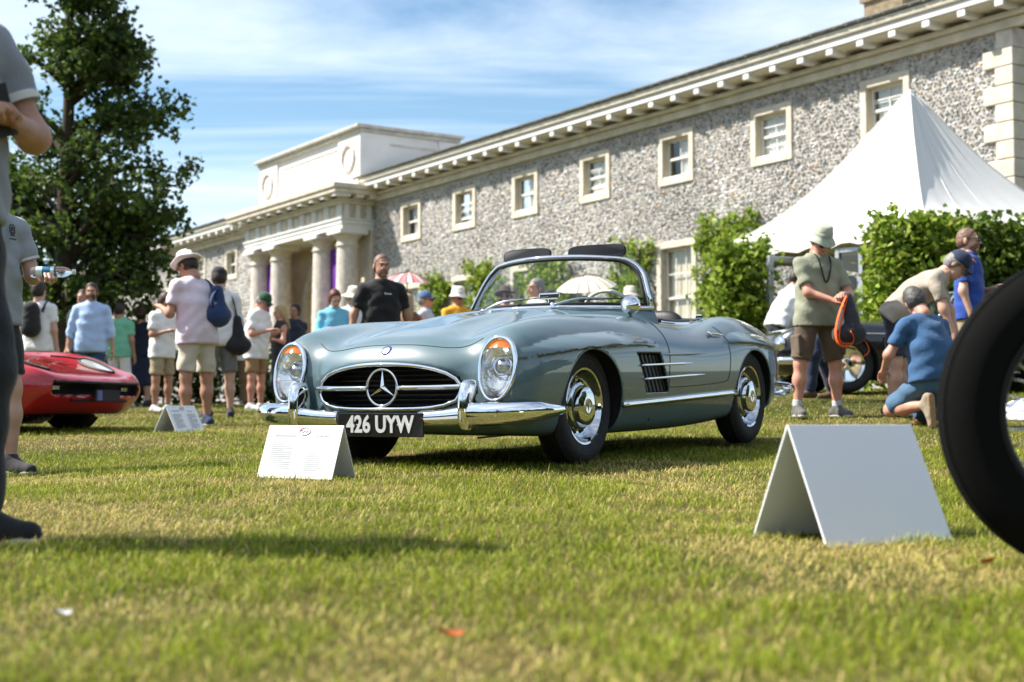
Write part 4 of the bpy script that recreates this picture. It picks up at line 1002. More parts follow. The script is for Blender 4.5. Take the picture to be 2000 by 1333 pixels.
# ---------------------------------------------------------------- other cars
def simple_body(root, B, h, m, extra_dark=True):
    V, Q, N = B.mesh(h); cen = V[Q].mean(1); cid = B.cutid(cen)
    a, b, n = split_faces(V, Q, N, cid == 0); link('body_shell', mesh_np('body_shell', a, b, normals=n), m, root)
    if (cid > 0).any():
        for sg in (1, -1):
            for k in np.unique(cid[cid > 0]):
                sel = (cid == k) & (cen[:, 1] * sg > 0)
                if sel.any(): a, b, n = split_faces(V, Q, N, sel); link('recess', mesh_np('recess', a, b, normals=n), black_paint_in, root)
def build_red():
    xk = [.98, .8, .5, .2, -.1, -.5, -.9, -1.3, -1.7, -2.1, -2.6, -3.1, -3.4]
    zf = np.array([.40, .50, .60, .70, .745, .75, .76, .80, .84, .86, .84, .74, .66]); zc = np.array([.44, .50, .57, .63, .68, .74, .96, 1.03, 1.05, 1.0, .90, .74, .64]); zm = zc * .6 + zf * .4
    arch = lambda xc: (lambda x, y, z: smax(np.sqrt((x - xc) ** 2 + (z - .30) ** 2) - .345, .45 - y, .01))
    mouth = lambda x, y, z: smax(smax(np.abs(z - .385) - .050, y - .62, .03), .72 - x, .01)
    B = Body(dict(xk=xk, yk=[0, .3, .55, .72, .95], zk=[zc, zc * .995, zm, zf, zf - .12], W=[(1.0, .60), (.8, .78), (.4, .86), (0, .88), (-1.2, .87), (-2.4, .89), (-3.2, .84), (-3.5, .7)],
        Sz=[(.05, .80), (.2, .92), (.35, .99), (.5, 1.0), (.7, .96), (1.0, .78), (1.15, .6)], XF=[(0, .90), (.3, .885), (.6, .82), (.8, .66), (.95, .3)], XFz=[(.1, -.24), (.25, -.08), (.36, -.0), (.45, .0), (.6, -.05), (1, -.2)],
        XR=[(0, -3.4), (.6, -3.35), (.9, -3.1)], XRz=[(.1, .2), (.4, .05), (.6, 0), (1.1, .1)], ZB=[(1, .20), (.5, .15), (-3, .15), (-3.5, .3)], k1=.16, k2=.08, k3=.1,
        cuts=[(arch(0), .012), (arch(-2.46), .012), (mouth, .02)], box=((-3.5, 0, .06), (.98, .98, 1.12))))
    root = thing('sports_car', 'low red sports car with wide black grille mouth parked behind the grey polo man', 'car')
    nx = pix(252, 12.55) - .22; f = np.array([.945, -.327]); ax = np.array([nx, 12.55]) - .88 * f
    th = math.atan2(-f[0], -f[1]); root.matrix_world = car_matrix(ax[0], ax[1], th, gzf(*ax) - .005, .012)
    simple_body(root, B, .028, paint_red)
    for sg in (1, -1):
        P = []
        for t in np.linspace(0, 2 * math.pi, 24, endpoint=False):
            x, y = .42 + .22 * math.cos(t), .52 + .085 * math.sin(t) + .05 * math.cos(t) * -1; P.append(B.top(x, y) * np.array([1, 1, 1]) + np.array([0, 0, .006]))
        P = np.array(P) * np.array([1, sg, 1]); c = P.mean(0) + np.array([0, 0, .018])
        L = thing('headlight', None, None); L.parent = root
        m = MB(); m.add(np.concatenate([P, [c]]), [(i, (i + 1) % 24, 24) if sg > 0 else ((i + 1) % 24, i, 24) for i in range(24)]); m.build('lamp_glass', mat('lamp_cover', (.62, .64, .62), .08, coat=1.0, metal=.3), L, smooth=True)
        MB().tube(P, .012, 6, closed=True).build('lamp_rim', gap_black, L)
        P = np.array([B.top(.20 - .1 * k, .60 - .02 * k) + np.array([0, 0, .004]) for k in range(4)]) * np.array([1, sg, 1]); MB().tube(P, .02, 6, flat=(1, .3)).build('lamp_grille', gap_black, root)
        p = B.side(.55, .46, sg); MB().lathe([(0, .01), (.03, .006), (.035, 0)], 14, frame_to((0, sg, 0)), p).build('side_marker', mat('amber_lens'), root, smooth=True)
        p = B.front(sg * .50, .39); MB().box(p + np.array([-.12, 0, 0]), (.03, .10, .05)).build('fog_lamp', steel, root, bevel=.01)
        wheel(root, 0, .74, sg, .315, .2, style='steel', rim_r=.20); wheel(root, -2.46, .75, sg, .32, .23, style='steel', rim_r=.20)
    e = [B.front(y, .440) + np.array([.006, 0, 0]) for y in np.linspace(-.60, .60, 15)]; MB().tube(e, .010, 6).build('grille_lip', gap_black, root)
    e = [B.front(y, .285) + np.array([.002, 0, 0]) for y in np.linspace(-.4, .4, 11)]; MB().tube(e, .022, 6, flat=(1, .6)).build('lower_intake', gap_black, root)
    pl = thing('number_plate', None, None); pl.parent = root; pl.location = B.front(.0, .33) + np.array([.03, 0, 0]); pl.rotation_euler = (R(90), 0, R(90))
    MB().box((0, 0, 0), (.36, .10, .01)).build('plate_panel', mat('plate_navy', (.01, .012, .03), .3), pl); MB().box((-.12, 0, .0055), (.07, .085, .002)).build('plate_end_patch', mat('plate_lilac', (.10, .13, .32), .3), pl)
    hg = [B.top(x, y) + np.array([0, 0, .001]) for x, y in ((.72, .0), (.70, .3), (.6, .5), (.45, .66), (.2, .72), (-.2, .70))]; P = dense(np.array(hg), 6); P = np.concatenate([(P * np.array([1, -1, 1]))[::-1], P[1:]])
    MB().tube(P, .004, 5).build('bonnet_gap', gap_black, root)
    ws = np.array([[[-.50 - .42 * b - .18 * a * a * (1 - b), a * (.62 - .12 * b), .745 + .27 * b] for a in np.linspace(-1, 1, 17)] for b in (0, .5, 1)]); MB().grid(ws + np.array([0.02, 0, .02])).build('windscreen', mat('dark_car_glass', (.02, .022, .022), .05, coat=.8), root, smooth=True)
build_red()
def build_black():
    xk = [.95, .7, .3, 0, -.5, -.9, -1.3, -1.8, -2.3, -2.7, -3.1, -3.4, -3.7]
    zf = np.array([.60, .72, .80, .82, .81, .80, .79, .79, .80, .79, .74, .66, .52]); zc = np.array([.60, .72, .80, .84, .88, .90, .90, .88, .85, .81, .75, .66, .52])
    arch = lambda xc: (lambda x, y, z: smax(np.sqrt((x - xc) ** 2 + (z - .30) ** 2) - .355, .45 - y, .01))
    cock = lambda x, y, z: smax((((np.abs(x + 1.6) / .45) ** 3 + (np.abs(y) / .58) ** 3 + 1e-9) ** (1 / 3) - 1) * .45, .42 - z, .03)
    vent = lambda x, y, z: np.maximum(np.maximum(np.abs(x + .62) - .20, np.abs(z - .53) - .075), .80 - y)
    B = Body(dict(xk=xk, yk=[0, .3, .5, .66, .95], zk=[zc, zc - .01, (zc + zf) / 2 - .01, zf, zf - .13], W=[(1, .62), (.8, .76), (.4, .81), (0, .83), (-1.2, .82), (-2.5, .83), (-3.2, .76), (-3.75, .55)],
        Sz=[(.08, .85), (.2, .93), (.35, .985), (.5, 1.0), (.68, .99), (.85, .93), (1.1, .8)], XF=[(0, .84), (.4, .82), (.65, .76), (.82, .5), (1, 0)], XFz=[(.1, -.2), (.3, -.02), (.5, .02), (.7, -.05), (.9, -.15)],
        XR=[(0, -3.68), (.5, -3.6), (.8, -3.2), (1, -2.7)], XRz=[(.1, .3), (.4, .03), (.5, 0), (.9, .2)], ZB=[(1, .24), (.4, .18), (-2, .17), (-3.7, .34)], k1=.16, k2=.12, k3=.15,
        cuts=[(arch(0), .012), (arch(-2.48), .012), (cock, .03), (vent, .01)], box=((-3.8, 0, .08), (.95, .95, 1.0))))
    root = thing('roadster_car', 'glossy black open roadster with chrome side vent parked behind the bucket hat man', 'car')
    f = np.array([-.992, -.125]); ax = np.array([pix(1612, 17.3), 17.3]); root.matrix_world = car_matrix(ax[0], ax[1], math.atan2(-f[0], -f[1]), gzf(*ax), 0.0)
    simple_body(root, B, .03, paint_black)
    for sg in (1, -1):
        def ln(name, pts, r, m=chrome, lift=.004, **k): return MB().tube(B.snap(dense(np.array([B.side(x, z, sg) for x, z in pts]), 6), lift), r, 8, **k).build(name, m, root, smooth=True)
        ln('sill_strip', ((-.4, .235), (-1.2, .235), (-2.1, .235)), .016); ln('waist_strip', ((.35, .665), (-.5, .675), (-1.5, .67), (-2.6, .66)), .009)
        for z in (.485, .53, .575): ln('vent_bar', ((-.44, z), (-.62, z), (-.80, z)), .009, lift=.006)
        ln('vent_frame', ((-.43, .61), (-.62, .612), (-.82, .61)), .008); ln('vent_post', ((-.62, .46), (-.62, .6)), .008)
        ln('door_gap', ((-.98, .78), (-.99, .5), (-.97, .32), (-1.5, .31), (-1.93, .33), (-1.96, .6), (-1.93, .78)), .004, gap_black, 0)
        wheel(root, 0, .70, sg, .33, .16, style='chrome', rim_r=.215); wheel(root, -2.48, .71, sg, .33, .16, style='chrome', rim_r=.215)
        c = B.front(sg * .62, .56); MB().lathe([(0, .04), (.06, .03), (.085, .0), (.095, -.005), (.095, -.05)], 24, frame_to((1, 0, 0)), c).build('headlight', chrome, root, smooth=True)
        MB().tube(dense(np.array([[.80, sg * .05, .36], [.86, sg * .4, .36], [.80, sg * .72, .36], [.55, sg * .86, .36]]), 6), .045, 8, flat=(.5, 1)).build('bumper_blade', chrome, root, smooth=True)
    W = thing('windscreen', None, None); W.parent = root
    def ws(a, b): return np.array([-.92 - .22 * abs(a) ** 2.2 - .28 * b, a * (.66 - .08 * b), .885 + .32 * b - .02 * a * a])
    MB().tube([ws(-1, b) for b in np.linspace(0, 1, 6)] + [ws(a, 1) for a in np.linspace(-.97, .97, 21)] + [ws(1, b) for b in np.linspace(1, 0, 6)], .014, 8).build('screen_frame', chrome, W, smooth=True)
    MB().tube([ws(a, 0) for a in np.linspace(-1, 1, 21)], .014, 8).build('screen_base_trim', chrome, W, smooth=True)
    MB().grid(np.array([[ws(a, b) for a in np.linspace(-.98, .98, 17)] for b in np.linspace(.02, .98, 5)])).build('screen_glass', thin_glass('screen_glass'), W, smooth=True)
    b0 = B.top(-.72, .60); MB().tube([b0, b0 + np.array([0, 0, .07])], .012, 8).build('mirror_stalk', chrome, root); MB().lathe([(0, .07), (.04, .045), (.05, 0), (.045, -.02)], 20, frame_to((1, .1, 0)), b0 + np.array([0, 0, .10])).build('wing_mirror', chrome, root, smooth=True)
    for sg in (1, -1): MB().box((-1.92, sg * .31, .72), (.14, .46, .42)).build('seat_back', mat('red_leather', (.20, .02, .02), .5), root, bevel=.05)
    MB().span((-3.2, -.5, .25), (.5, .5, .28)).build('floor_pan', black_paint_in, root)
build_black()
# ---------------------------------------------------------------- big spoked wheel close to the camera
def fg_wheel():
    Y = 3.46; Rr = .40; c = np.array([pix(1842, Y) + Rr, Y, 0]); z0 = gzf(c[0], Y)
    root = thing('spoked_wheel', 'large black vintage wire wheel and tyre standing upright on the lawn', 'wheel', (c[0], Y, z0 + Rr - .012), R(-5))
    M = rotm('X', R(90))
    prof = [(.268, -.05), (.28, -.06), (.33, -.064), (.375, -.055), (.395, -.035)]
    for k in range(5): a = -.032 + k * .016; prof += [(.400, a - .006), (.400, a + .004), (.393, a + .005), (.393, a + .008)]
    prof += [(.395, .037), (.375, .055), (.33, .064), (.28, .06), (.268, .05)]
    MB().lathe(prof, 96, M).build('tyre', mat('fg_rubber', (.005, .005, .005), .9, spec=.15, bump=(60, .2, .003)), root, smooth=True, autosmooth=35)
    MB().lathe([(.27, -.05), (.262, -.055), (.25, -.03), (.24, 0), (.25, .03), (.262, .055), (.27, .05)], 80, M).build('rim', mat('rim_black', (.008, .008, .009), .7), root, smooth=True)
    MB().lathe([(0, .11), (.025, .105), (.045, .08), (.05, .04), (.05, -.06), (0, -.06)], 32, M).build('hub', chrome, root, smooth=True)
    for k in range(36):
        a = 2 * math.pi * k / 36; b = a + (.5 if k % 2 else -.5); z = .05 if k % 4 < 2 else -.04
        MB().tube([M @ np.array([.048 * math.cos(b), .048 * math.sin(b), z]), M @ np.array([.247 * math.cos(a), .247 * math.sin(a), .0])], .0028, 6).build('spoke', steel, root)
    tag(root, group=None)
fg_wheel()
# ---------------------------------------------------------------- folded display cards
card_m = mat('white_foam_board', (.86, .87, .89), .5); print_grey = mat('print_grey', (.16, .16, .175), .8); print_red = mat('print_red', (.40, .03, .05), .8); print_dark = mat('print_dark', (.06, .06, .07), .8)
def display_card(label, px, Y, face, w, h, b, printed, name='display_card'):
    x = pix(px, Y); root = thing(name, label, 'sign', (x, Y, gzf(x, Y) - .008), face, group=None)   # face: 0 looks to the camera
    sl = math.hypot(h, b); a = math.atan2(b, h)
    for sg, nm in ((-1, 'front_panel'), (1, 'back_panel')):
        Mx = rotm('X', sg * a); o = MB().box(Mx @ np.array([0, 0, -sl / 2]) + np.array([0, 0, h]), (w, .006, sl), Mx).build(nm, card_m, root, bevel=.0015)
        if sg < 0:
            # printed face in panel coordinates
            e = bpy.data.objects.new('print_sheet', None); COL.objects.link(e); e.parent = o
            e.matrix_local = Matrix.Translation((0, 0, h)) @ Matrix.Rotation(-a, 4, 'X') @ Matrix.Translation((0, -.0036, 0))
            if printed:
                R_ = Matrix.Rotation(R(90), 4, 'X')
                t = np.linspace(0, 2 * math.pi, 28, endpoint=False); k_ = w / .41
                MB().tube(np.stack([.027 * k_ * np.cos(t) * (1 + .1 * np.cos(2 * t)), 0 * t, -.034 * k_ + .021 * k_ * np.sin(t)], 1), .003 * k_, 5, closed=True, flat=(1, .5)).build('printed_emblem', print_red, e)
                MB().tube(np.stack([np.linspace(-.02, .02, 24) * k_, np.zeros(24), (-.034 + .007 * np.sin(np.linspace(0, 17, 24))) * k_], 1), .002 * k_, 5, flat=(1, .3)).build('printed_emblem_scrawl', print_red, e)
                tm = text_mesh('hd', 'Mercedes-Benz', .0125 * k_, .0002); tm.transform(Matrix.Translation((.10 * k_, 0, -.058 * k_)) @ R_); link('printed_heading', tm, print_dark, e)
                MB().box((-.10 * k_, 0, -.058 * k_), (.115 * k_, .0008, .006 * k_)).build('printed_heading', print_grey, e)
                tx = MB(); r_ = np.random.default_rng(5)
                for col in (-1, 1):
                    for i in range(15):
                        ln = .125 * k_ * (1 if i % 5 < 4 else .6) * r_.uniform(.94, 1); zz = (-.095 - .0105 * i) * k_
                        if -zz < sl - .015: tx.box((col * .10 * k_ - (.125 * k_ - ln) / 2, 0, zz), (ln, .0006, .0034 * k_))
                    tx.box((col * .10 * k_, 0, -.072 * k_), (.08 * k_, .0003, .002 * k_)); tx.box((col * .10 * k_, 0, -.0135 * k_), (.05 * k_, .0003, .0016 * k_))
                tag(tx.build('printed_text', print_grey, e), kind='stuff')
            else: bpy.data.objects.remove(e)
    return root
display_card('printed white folded card with red emblem before the silver-blue car plate', 600, 6.85, R(-20), .40, .255, .125, True)
display_card('large blank white folded board standing alone on the grass', 1660, 4.25, R(29), .485, .345, .165, False)
display_card('small printed folded card standing end-on beside the pink tee man', 352, 12.6, R(62), .38, .235, .13, True)
# fallen leaves
def fallen(px, Y, col, nm, label, ang):
    x = pix(px, Y); a = np.linspace(-1, 1, 9); P = np.array([[[.026 * t, .012 * s * (1 - t * t) ** .7, .006 * s * s + .007 * t * t] for s in (-1, -.4, .4, 1)] for t in a])
    o = MB().grid(P).build('fallen_leaf', mat(nm, col, .7, noise=(90, .3)), None, smooth=True); o.location = (x, Y, gzf(x, Y) + .018); o.rotation_euler = (.3, .2, ang); tag(o, label, 'leaf')
fallen(880, 2.53, (.45, .13, .03), 'orange_leaf', 'small curled orange leaf lying in the near grass', .4)
fallen(1920, 3.5, (.45, .10, .03), 'orange_leaf', 'small orange leaf lying beside the spoked wheel', 1.9)
fallen(125, 2.75, (.75, .73, .70), 'pale_petal', 'tiny pale petal lying in the grass near the dark shoe', 1.1)
fallen(852, 6.6, (.70, .68, .64), 'pale_petal', 'tiny pale petal lying in front of the silver-blue car', 2.2)
# crumpled white bag
def bag():
    Y = 12.9; x = pix(2005, Y); r_ = np.random.default_rng(3); n, m = 14, 28; V = []
    for i in range(n):
        ph = math.pi / 2 * i / (n - 1)
        for j in range(m):
            th = 2 * math.pi * j / m; k = 1 + .22 * math.sin(3 * th + 1) + .12 * math.sin(7 * th + 3 * ph) + .08 * r_.random()
            V.append([.27 * math.cos(ph) * math.cos(th) * k, .17 * math.cos(ph) * math.sin(th) * k, .17 * math.sin(ph) * (1 + .2 * math.sin(5 * th)) + .01 * r_.random()])
    o = link('plastic_bag', mesh_np('plastic_bag', V, np.array([(i * m + j, i * m + (j + 1) % m, (i + 1) * m + (j + 1) % m, (i + 1) * m + j) for i in range(n - 1) for j in range(m)])), mat('white_plastic', (.8, .82, .85), .35), None, (x, Y, gzf(x, Y) - .01))
    tag(o, 'crumpled white plastic bag lying on the grass behind the spoked wheel', 'bag')
bag()
# ---------------------------------------------------------------- marquee
tent_w = mat('white_canvas', (.70, .69, .66), .8, bump=(3, .15, .02)); alu = mat('aluminium_frame', (.50, .53, .56), .4, .6); tan_wall = mat('tan_lining', (.50, .26, .10), .85, noise=(2, .1))
def marquee():
    c = np.array([pix(1785, 21.6), 21.6]); root = thing('marquee_tent', 'white peaked canvas marquee with aluminium door frames against the flint house', 'tent')
    ZP = zat(181, 21.6); ZE = zat(482, 22.4); a = 2.05; n = 28; nr = 18
    def pt(s, u, drop=0):      # s 0 peak..1 eave, u around 0..4
        k = int(u) % 4; f = u - int(u); cs = [(1, 1), (1, -1), (-1, -1), (-1, 1)]; q = np.array(cs[k]) * (1 - f) + np.array(cs[(k + 1) % 4]) * f
        m = abs(f - .5) * 2; r_ = .045 + (a - .045) * s; L = np.array(D_) * q[0] * r_ + np.array(N_) * q[1] * r_
        sag = .13 * math.sin(math.pi * min(s, 1) ** 1.2) * (1 - m * m); fold = (.03 * math.sin(f * math.pi * 14 + k) * (1 - s) ** 2 + .010 * math.sin(f * 41 + 9 * s + k)) * min(1, s * 5)
        z = ZE + (ZP - ZE) * (1 - s) ** 1.5 - sag + fold
        return np.array([c[0] + L[0], c[1] + L[1], z - drop])
    for k in range(4):
        P = np.array([[pt(s, k + f * .9999) for f in np.linspace(0, 1, 25)] for s in np.linspace(0, 1, nr)]); MB().grid(P).build('roof_panel', tent_w, root, smooth=True)
        V = np.array([[pt(1, k + f * .9999, d) + np.array([0, 0, -.0]) + (.02 * math.sin(f * 40) * np.array([0, 0, 1]) if d > .2 else 0) for f in np.linspace(0, 1, 25)] for d in (0, .12, .26)]); MB().grid(V).build('valance', tent_w, root, smooth=True)
        q = pt(1, k); zb = gzf(q[0], q[1]); MB().box((q[0], q[1], (ZE + zb) / 2 - .05), (.09, .09, ZE - zb + .1), np.array([[D_[0], N_[0], 0], [D_[1], N_[1], 0], [0, 0, 1]])).build('corner_post', alu, root)
    for k in range(4):
        for f in (.0005, .25, .5, .75):
            MB().tube([pt(s_, k + f) + np.array([0, 0, .004]) for s_ in np.linspace(.01, 1, 16)], .007 if f > .01 else .014, 5).build('seam', mat('canvas_seam', (.60, .59, .56), .8), root, smooth=True)
    MB().lathe([(0, .05), (.05, .03), (.06, -.05)], 16, c=(c[0], c[1], ZP)).build('peak_cap', tent_w, root, smooth=True)
    MB().tube([[c[0], c[1], gzf(*c)], [c[0], c[1], ZP]], .04, 10).build('centre_pole', alu, root)
    # lining wall at the back and right
    def wallp(u0, u1, m, nm):
        p0, p1 = pt(1, u0), pt(1, u1); z0 = min(gzf(p0[0], p0[1]), gzf(p1[0], p1[1])); P = np.array([[p0 * (1 - t) + p1 * t for t in (0, .5, 1)]] * 2); P[0, :, 2] = z0 - .1; P[1, :, 2] = ZE; MB().grid(P).build(nm, m, root)
    wallp(1.35, 1.999, tan_wall, 'lining_wall')
    wallp(2.0, 2.999, tan_wall, 'lining_wall')
    # glazed door frames
    def fr(px0, px1, Y0, Y1, zt, wd, nm):
        e = bpy.data.objects.new('door_frame', None); COL.objects.link(e); e.parent = root
        p0 = np.array([pix(px0, Y0), Y0]); p1 = np.array([pix(px1, Y1), Y1]); d = p1 - p0; L = np.linalg.norm(d); d /= L; z0 = min(gzf(*p0), gzf(*p1)) - .05; M = np.array([[d[0], -d[1], 0], [d[1], d[0], 0], [0, 0, 1]])
        for q in (p0, p1): MB().box((*(q), (z0 + zt) / 2), (wd, wd, zt - z0), M).build('jamb', alu, e, bevel=.008)
        MB().box((*((p0 + p1) / 2), zt - wd / 2), (L - wd, wd * .9, wd), M).build('head', alu, e, bevel=.008)
        MB().box((*((p0 + p1) / 2), z0 + 1.0), (L - wd, wd * .7, wd * .6), M).build('rail', alu, e)
        MB().box((*((p0 + p1) / 2), (z0 + zt) / 2), (L - wd, .008, zt - z0), M).build('glazing', thin_glass('door_glass', (.88, .9, .9), 0, 1.0), e)
    fr(1506, 1572, 20.6, 20.9, zat(502, 20.7), .085, 'a'); fr(1640, 1686, 20.2, 19.9, zat(483, 20), .07, 'b')
marquee()
# ---------------------------------------------------------------- plants
leaf_m = mat('leaf_green', (1, 1, 1), .5, attr='col', spec=.35)
def leaf_shader(m):
    nt = m.node_tree; b = nt.nodes['Principled BSDF']; o = [q for q in nt.nodes if q.type == 'OUTPUT_MATERIAL'][0]; a = [q for q in nt.nodes if q.type == 'ATTRIBUTE'][0]
    tr = nt.nodes.new('ShaderNodeBsdfTranslucent'); mx = nt.nodes.new('ShaderNodeMixShader'); mx.inputs[0].default_value = .42
    nt.links.new(a.outputs['Color'], tr.inputs[0]); nt.links.new(b.outputs[0], mx.inputs[1]); nt.links.new(tr.outputs[0], mx.inputs[2]); nt.links.new(mx.outputs[0], o.inputs[0])
leaf_shader(leaf_m)
def leaves(P, size, cols, name='foliage', parent=None, up=.35, seed=0):
    """pointed five-sided leaves at points P"""
    r_ = np.random.default_rng(seed); n = len(P); d = r_.normal(size=(n, 3)); d /= np.linalg.norm(d, axis=1)[:, None]
    nn = r_.normal(size=(n, 3)) + np.array([0, 0, up * 3]); nn -= d * np.sum(nn * d, 1)[:, None]; nn /= np.linalg.norm(nn, axis=1)[:, None] + 1e-9; s = np.cross(nn, d); L = size * r_.uniform(.6, 1.3, n)[:, None]
    V = np.stack([P - d * L * .5, P - d * L * .1 + s * L * .42 + nn * L * .08, P + d * L * .6, P - d * L * .1 - s * L * .42 + nn * L * .08], 1).reshape(-1, 3); k = np.arange(n) * 4
    F = np.stack([k, k + 1, k + 2, k + 3], 1); cols = np.asarray(cols); t = r_.random(n); i = (t * len(cols)).astype(int); c = cols[i] * r_.uniform(.7, 1.25, (n, 1))
    return link(name, mesh_np(name, V, F, smooth=False, colors=np.repeat(c, 4, 0)), leaf_m, parent)
VINE = [(.20, .30, .028), (.28, .38, .04), (.36, .43, .07), (.12, .20, .022)]
def climber(label, t0, t1, z0, z1, n, seed, depth=.35, group='climbing plants on the flint wall'):
    r_ = np.random.default_rng(seed); root = thing('climbing_plant', label, 'plant', tuple(wl((t0 + t1) / 2, .15, gzf(*wl((t0 + t1) / 2, .15, 0)[:2]))), 0)
    b = np.array(root.location); st = MB()
    for k in range(7):
        t = r_.uniform(t0, t1); P = [wl(t0 + (t1 - t0) * .5 + (t - (t0 + t1) / 2) * s + .1 * math.sin(6 * s + k), .08, b[2] + (z1 - b[2]) * s * .92) - b for s in np.linspace(0, 1, 8)]; st.tube(P, np.linspace(.025, .008, 8), 5)
    tag(st.build('stem', mat('bark_brown', (.12, .085, .055), .9, noise=(12, .3)), root), kind='stuff')
    nc = int(n / 55); ct = r_.uniform(t0, t1, nc); cz = z0 + (z1 - z0) * r_.random(nc) ** .85; edge = .25 * r_.random(nc)
    T = np.repeat(ct, 55) + r_.normal(0, .13, nc * 55); Z = np.repeat(cz, 55) + r_.normal(0, .12, nc * 55); Pp = np.abs(np.repeat(r_.uniform(.05, depth, nc), 55) + r_.normal(0, .07, nc * 55)) + .03
    P = np.array([P1[0] + D_[0] * T + N_[0] * Pp, P1[1] + D_[1] * T + N_[1] * Pp, Z]).T - b
    leaves(P, .11, VINE, 'foliage', root, seed=seed)
climber('narrow climbing plant on flint wall between portico and blue cap man', 16.2, 17.5, 1.8, 4.65, 2600, 1)
climber('climbing plant on flint wall beside the white hat yellow jacket man', 13.0, 14.8, 1.8, 4.75, 2800, 2)
climber('climbing plant on flint wall behind the cream parasol', 9.7, 11.9, 1.8, 4.7, 2600, 3)
climber('climbing plant on flint wall left of tall ground-floor sash window', 6.6, 8.0, 1.6, 4.65, 2600, 4)
climber('tall climbing plant on flint wall between sash window and marquee', 3.0, 4.72, 1.6, 4.85, 3800, 5, .3)
def shrub(label, px, Y, w, d, z1, n, seed, name='shrub', size=.10, cols=VINE, zb=None):
    x = pix(px, Y); z0 = gzf(x, Y); r_ = np.random.default_rng(seed); root = thing(name, label, 'plant', (x, Y, z0)); H = z1 - z0
    nc = max(20, int(n / 60)); q = r_.uniform(-1, 1, (nc, 3)); q[:, 2] = r_.random(nc) ** .8; q[:, :2] *= (1 - .35 * q[:, 2:3] ** 3); q[:, :2] *= np.array([w / 2, d / 2]); q[:, 2] = q[:, 2] * H * .95 + .08
    P = np.repeat(q, 60, 0) + r_.normal(0, .12, (nc * 60, 3)); P[:, 2] = np.maximum(P[:, 2], .03)
    sp = r_.random((26, 1)); tips = np.stack([r_.uniform(-w / 2, w / 2, 26), r_.uniform(-d / 2, d / 2, 26), H + r_.uniform(-.1, .18, 26)], 1); P = np.concatenate([P, np.repeat(tips, 14, 0) + r_.normal(0, .05, (26 * 14, 3))])
    leaves(P, size, cols, 'foliage', root, seed=seed); st = MB()
    for k in range(9): e = q[r_.integers(nc)]; st.tube([[e[0] * .2, e[1] * .2, -.02], [e[0] * .6, e[1] * .6, e[2] * .5], list(e)], [.03, .02, .008], 5)
    tag(st.build('stem', mat('bark_brown'), root), kind='stuff')
shrub('bright green leafy shrub beside the marquee aluminium door frame', 1448, 20.9, .74, .7, zat(492, 20.9), 5200, 11)
shrub('tall bright green climbing hedge before the marquee right of door opening', 1786, 18.6, 1.10, .6, zat(440, 18.6), 7500, 12)
shrub('darker green hedge behind the blue polo man with sunglasses', 1945, 18.9, 1.25, .8, zat(455, 18.9), 7500, 13, cols=[(.09, .15, .02), (.13, .20, .026), (.17, .24, .04)])
shrub('dark evergreen bush under the big tree', 70, 27.0, 2.6, 1.6, zat(560, 27), 5500, 14, cols=[(.018, .032, .010), (.03, .05, .015)], size=.14)
shrub('low dark box hedge along the flint house behind the crowd', 320, 31.0, 5.2, .8, gzf(-7, 30) + 1.05, 6500, 40, name='box_hedge', size=.12, cols=[(.03, .055, .014), (.045, .08, .018)])
def tree():
    Y = 24.5; x = pix(122, Y); z0 = gzf(x, Y); root = thing('broadleaf_tree', 'tall dark broadleaf tree with drooping lower branches left of the house', 'tree', (x, Y, z0)); r_ = np.random.default_rng(21)
    sc = Y / 2777.8; prof = Spl([-400, -150, 0, 60, 150, 230, 320, 370, 430, 480, 540, 600, 640], [np.array(v) for v in (30, 80, 112, 135, 165, 190, 235, 262, 205, 180, 215, 200, 120)])
    tk = MB(); ht = zat(-380, Y) - z0; tr = [[.0, 0, -.1], [.02, 0, 1.5], [-.03, .02, 3.2], [.03, 0, 5.2], [.0, .03, 7.5], [.05, 0, ht * .9]]
    tk.tube(dense(np.array(tr), 4), np.linspace(.20, .03, 21), 12); Ps = []
    for k in range(95):
        py = r_.uniform(-330, 620); rad = float(prof(py)) * sc * (r_.uniform(.55, 1.0) if k % 3 else r_.uniform(.8, 1.08)); az = r_.uniform(0, 2 * math.pi) if k % 3 else r_.uniform(-.6, .6)
        e = np.array([rad * math.cos(az), rad * math.sin(az), zat(py, Y) - z0 + r_.uniform(-.1, .1)]); h0 = min(max(e[2] - rad * r_.uniform(.25, .8) + .3, 1.4), ht * .88); b = np.array([0, 0, h0]); mid = (b + e) / 2 + np.array([0, 0, .18 * rad])
        if py > 480: mid[2] += .35
        L = dense(np.array([b, mid, e]), 6); tk.tube(L, np.linspace(.05 + .01 * rad, .008, 13), 6)
        for q in L[4:]:
            m = r_.integers(1, 4)
            for _ in range(m):
                cc = q + r_.normal(0, .20, 3) * np.array([1, 1, .7]); Ps.append(cc + r_.normal(0, .085, (22, 3)))
                if r_.random() < .3: tk.tube([q, cc], [.012, .005], 4)
    P = np.concatenate(Ps); tag(tk.build('trunk', mat('tree_bark', (.055, .042, .03), .95, noise=(10, .35), bump=(25, .6, .02)), root, smooth=True))
    leaves(P, .105, [(.06, .10, .02), (.09, .15, .026), (.13, .20, .035), (.04, .07, .016)], 'crown', root, up=.2, seed=22)
tree()
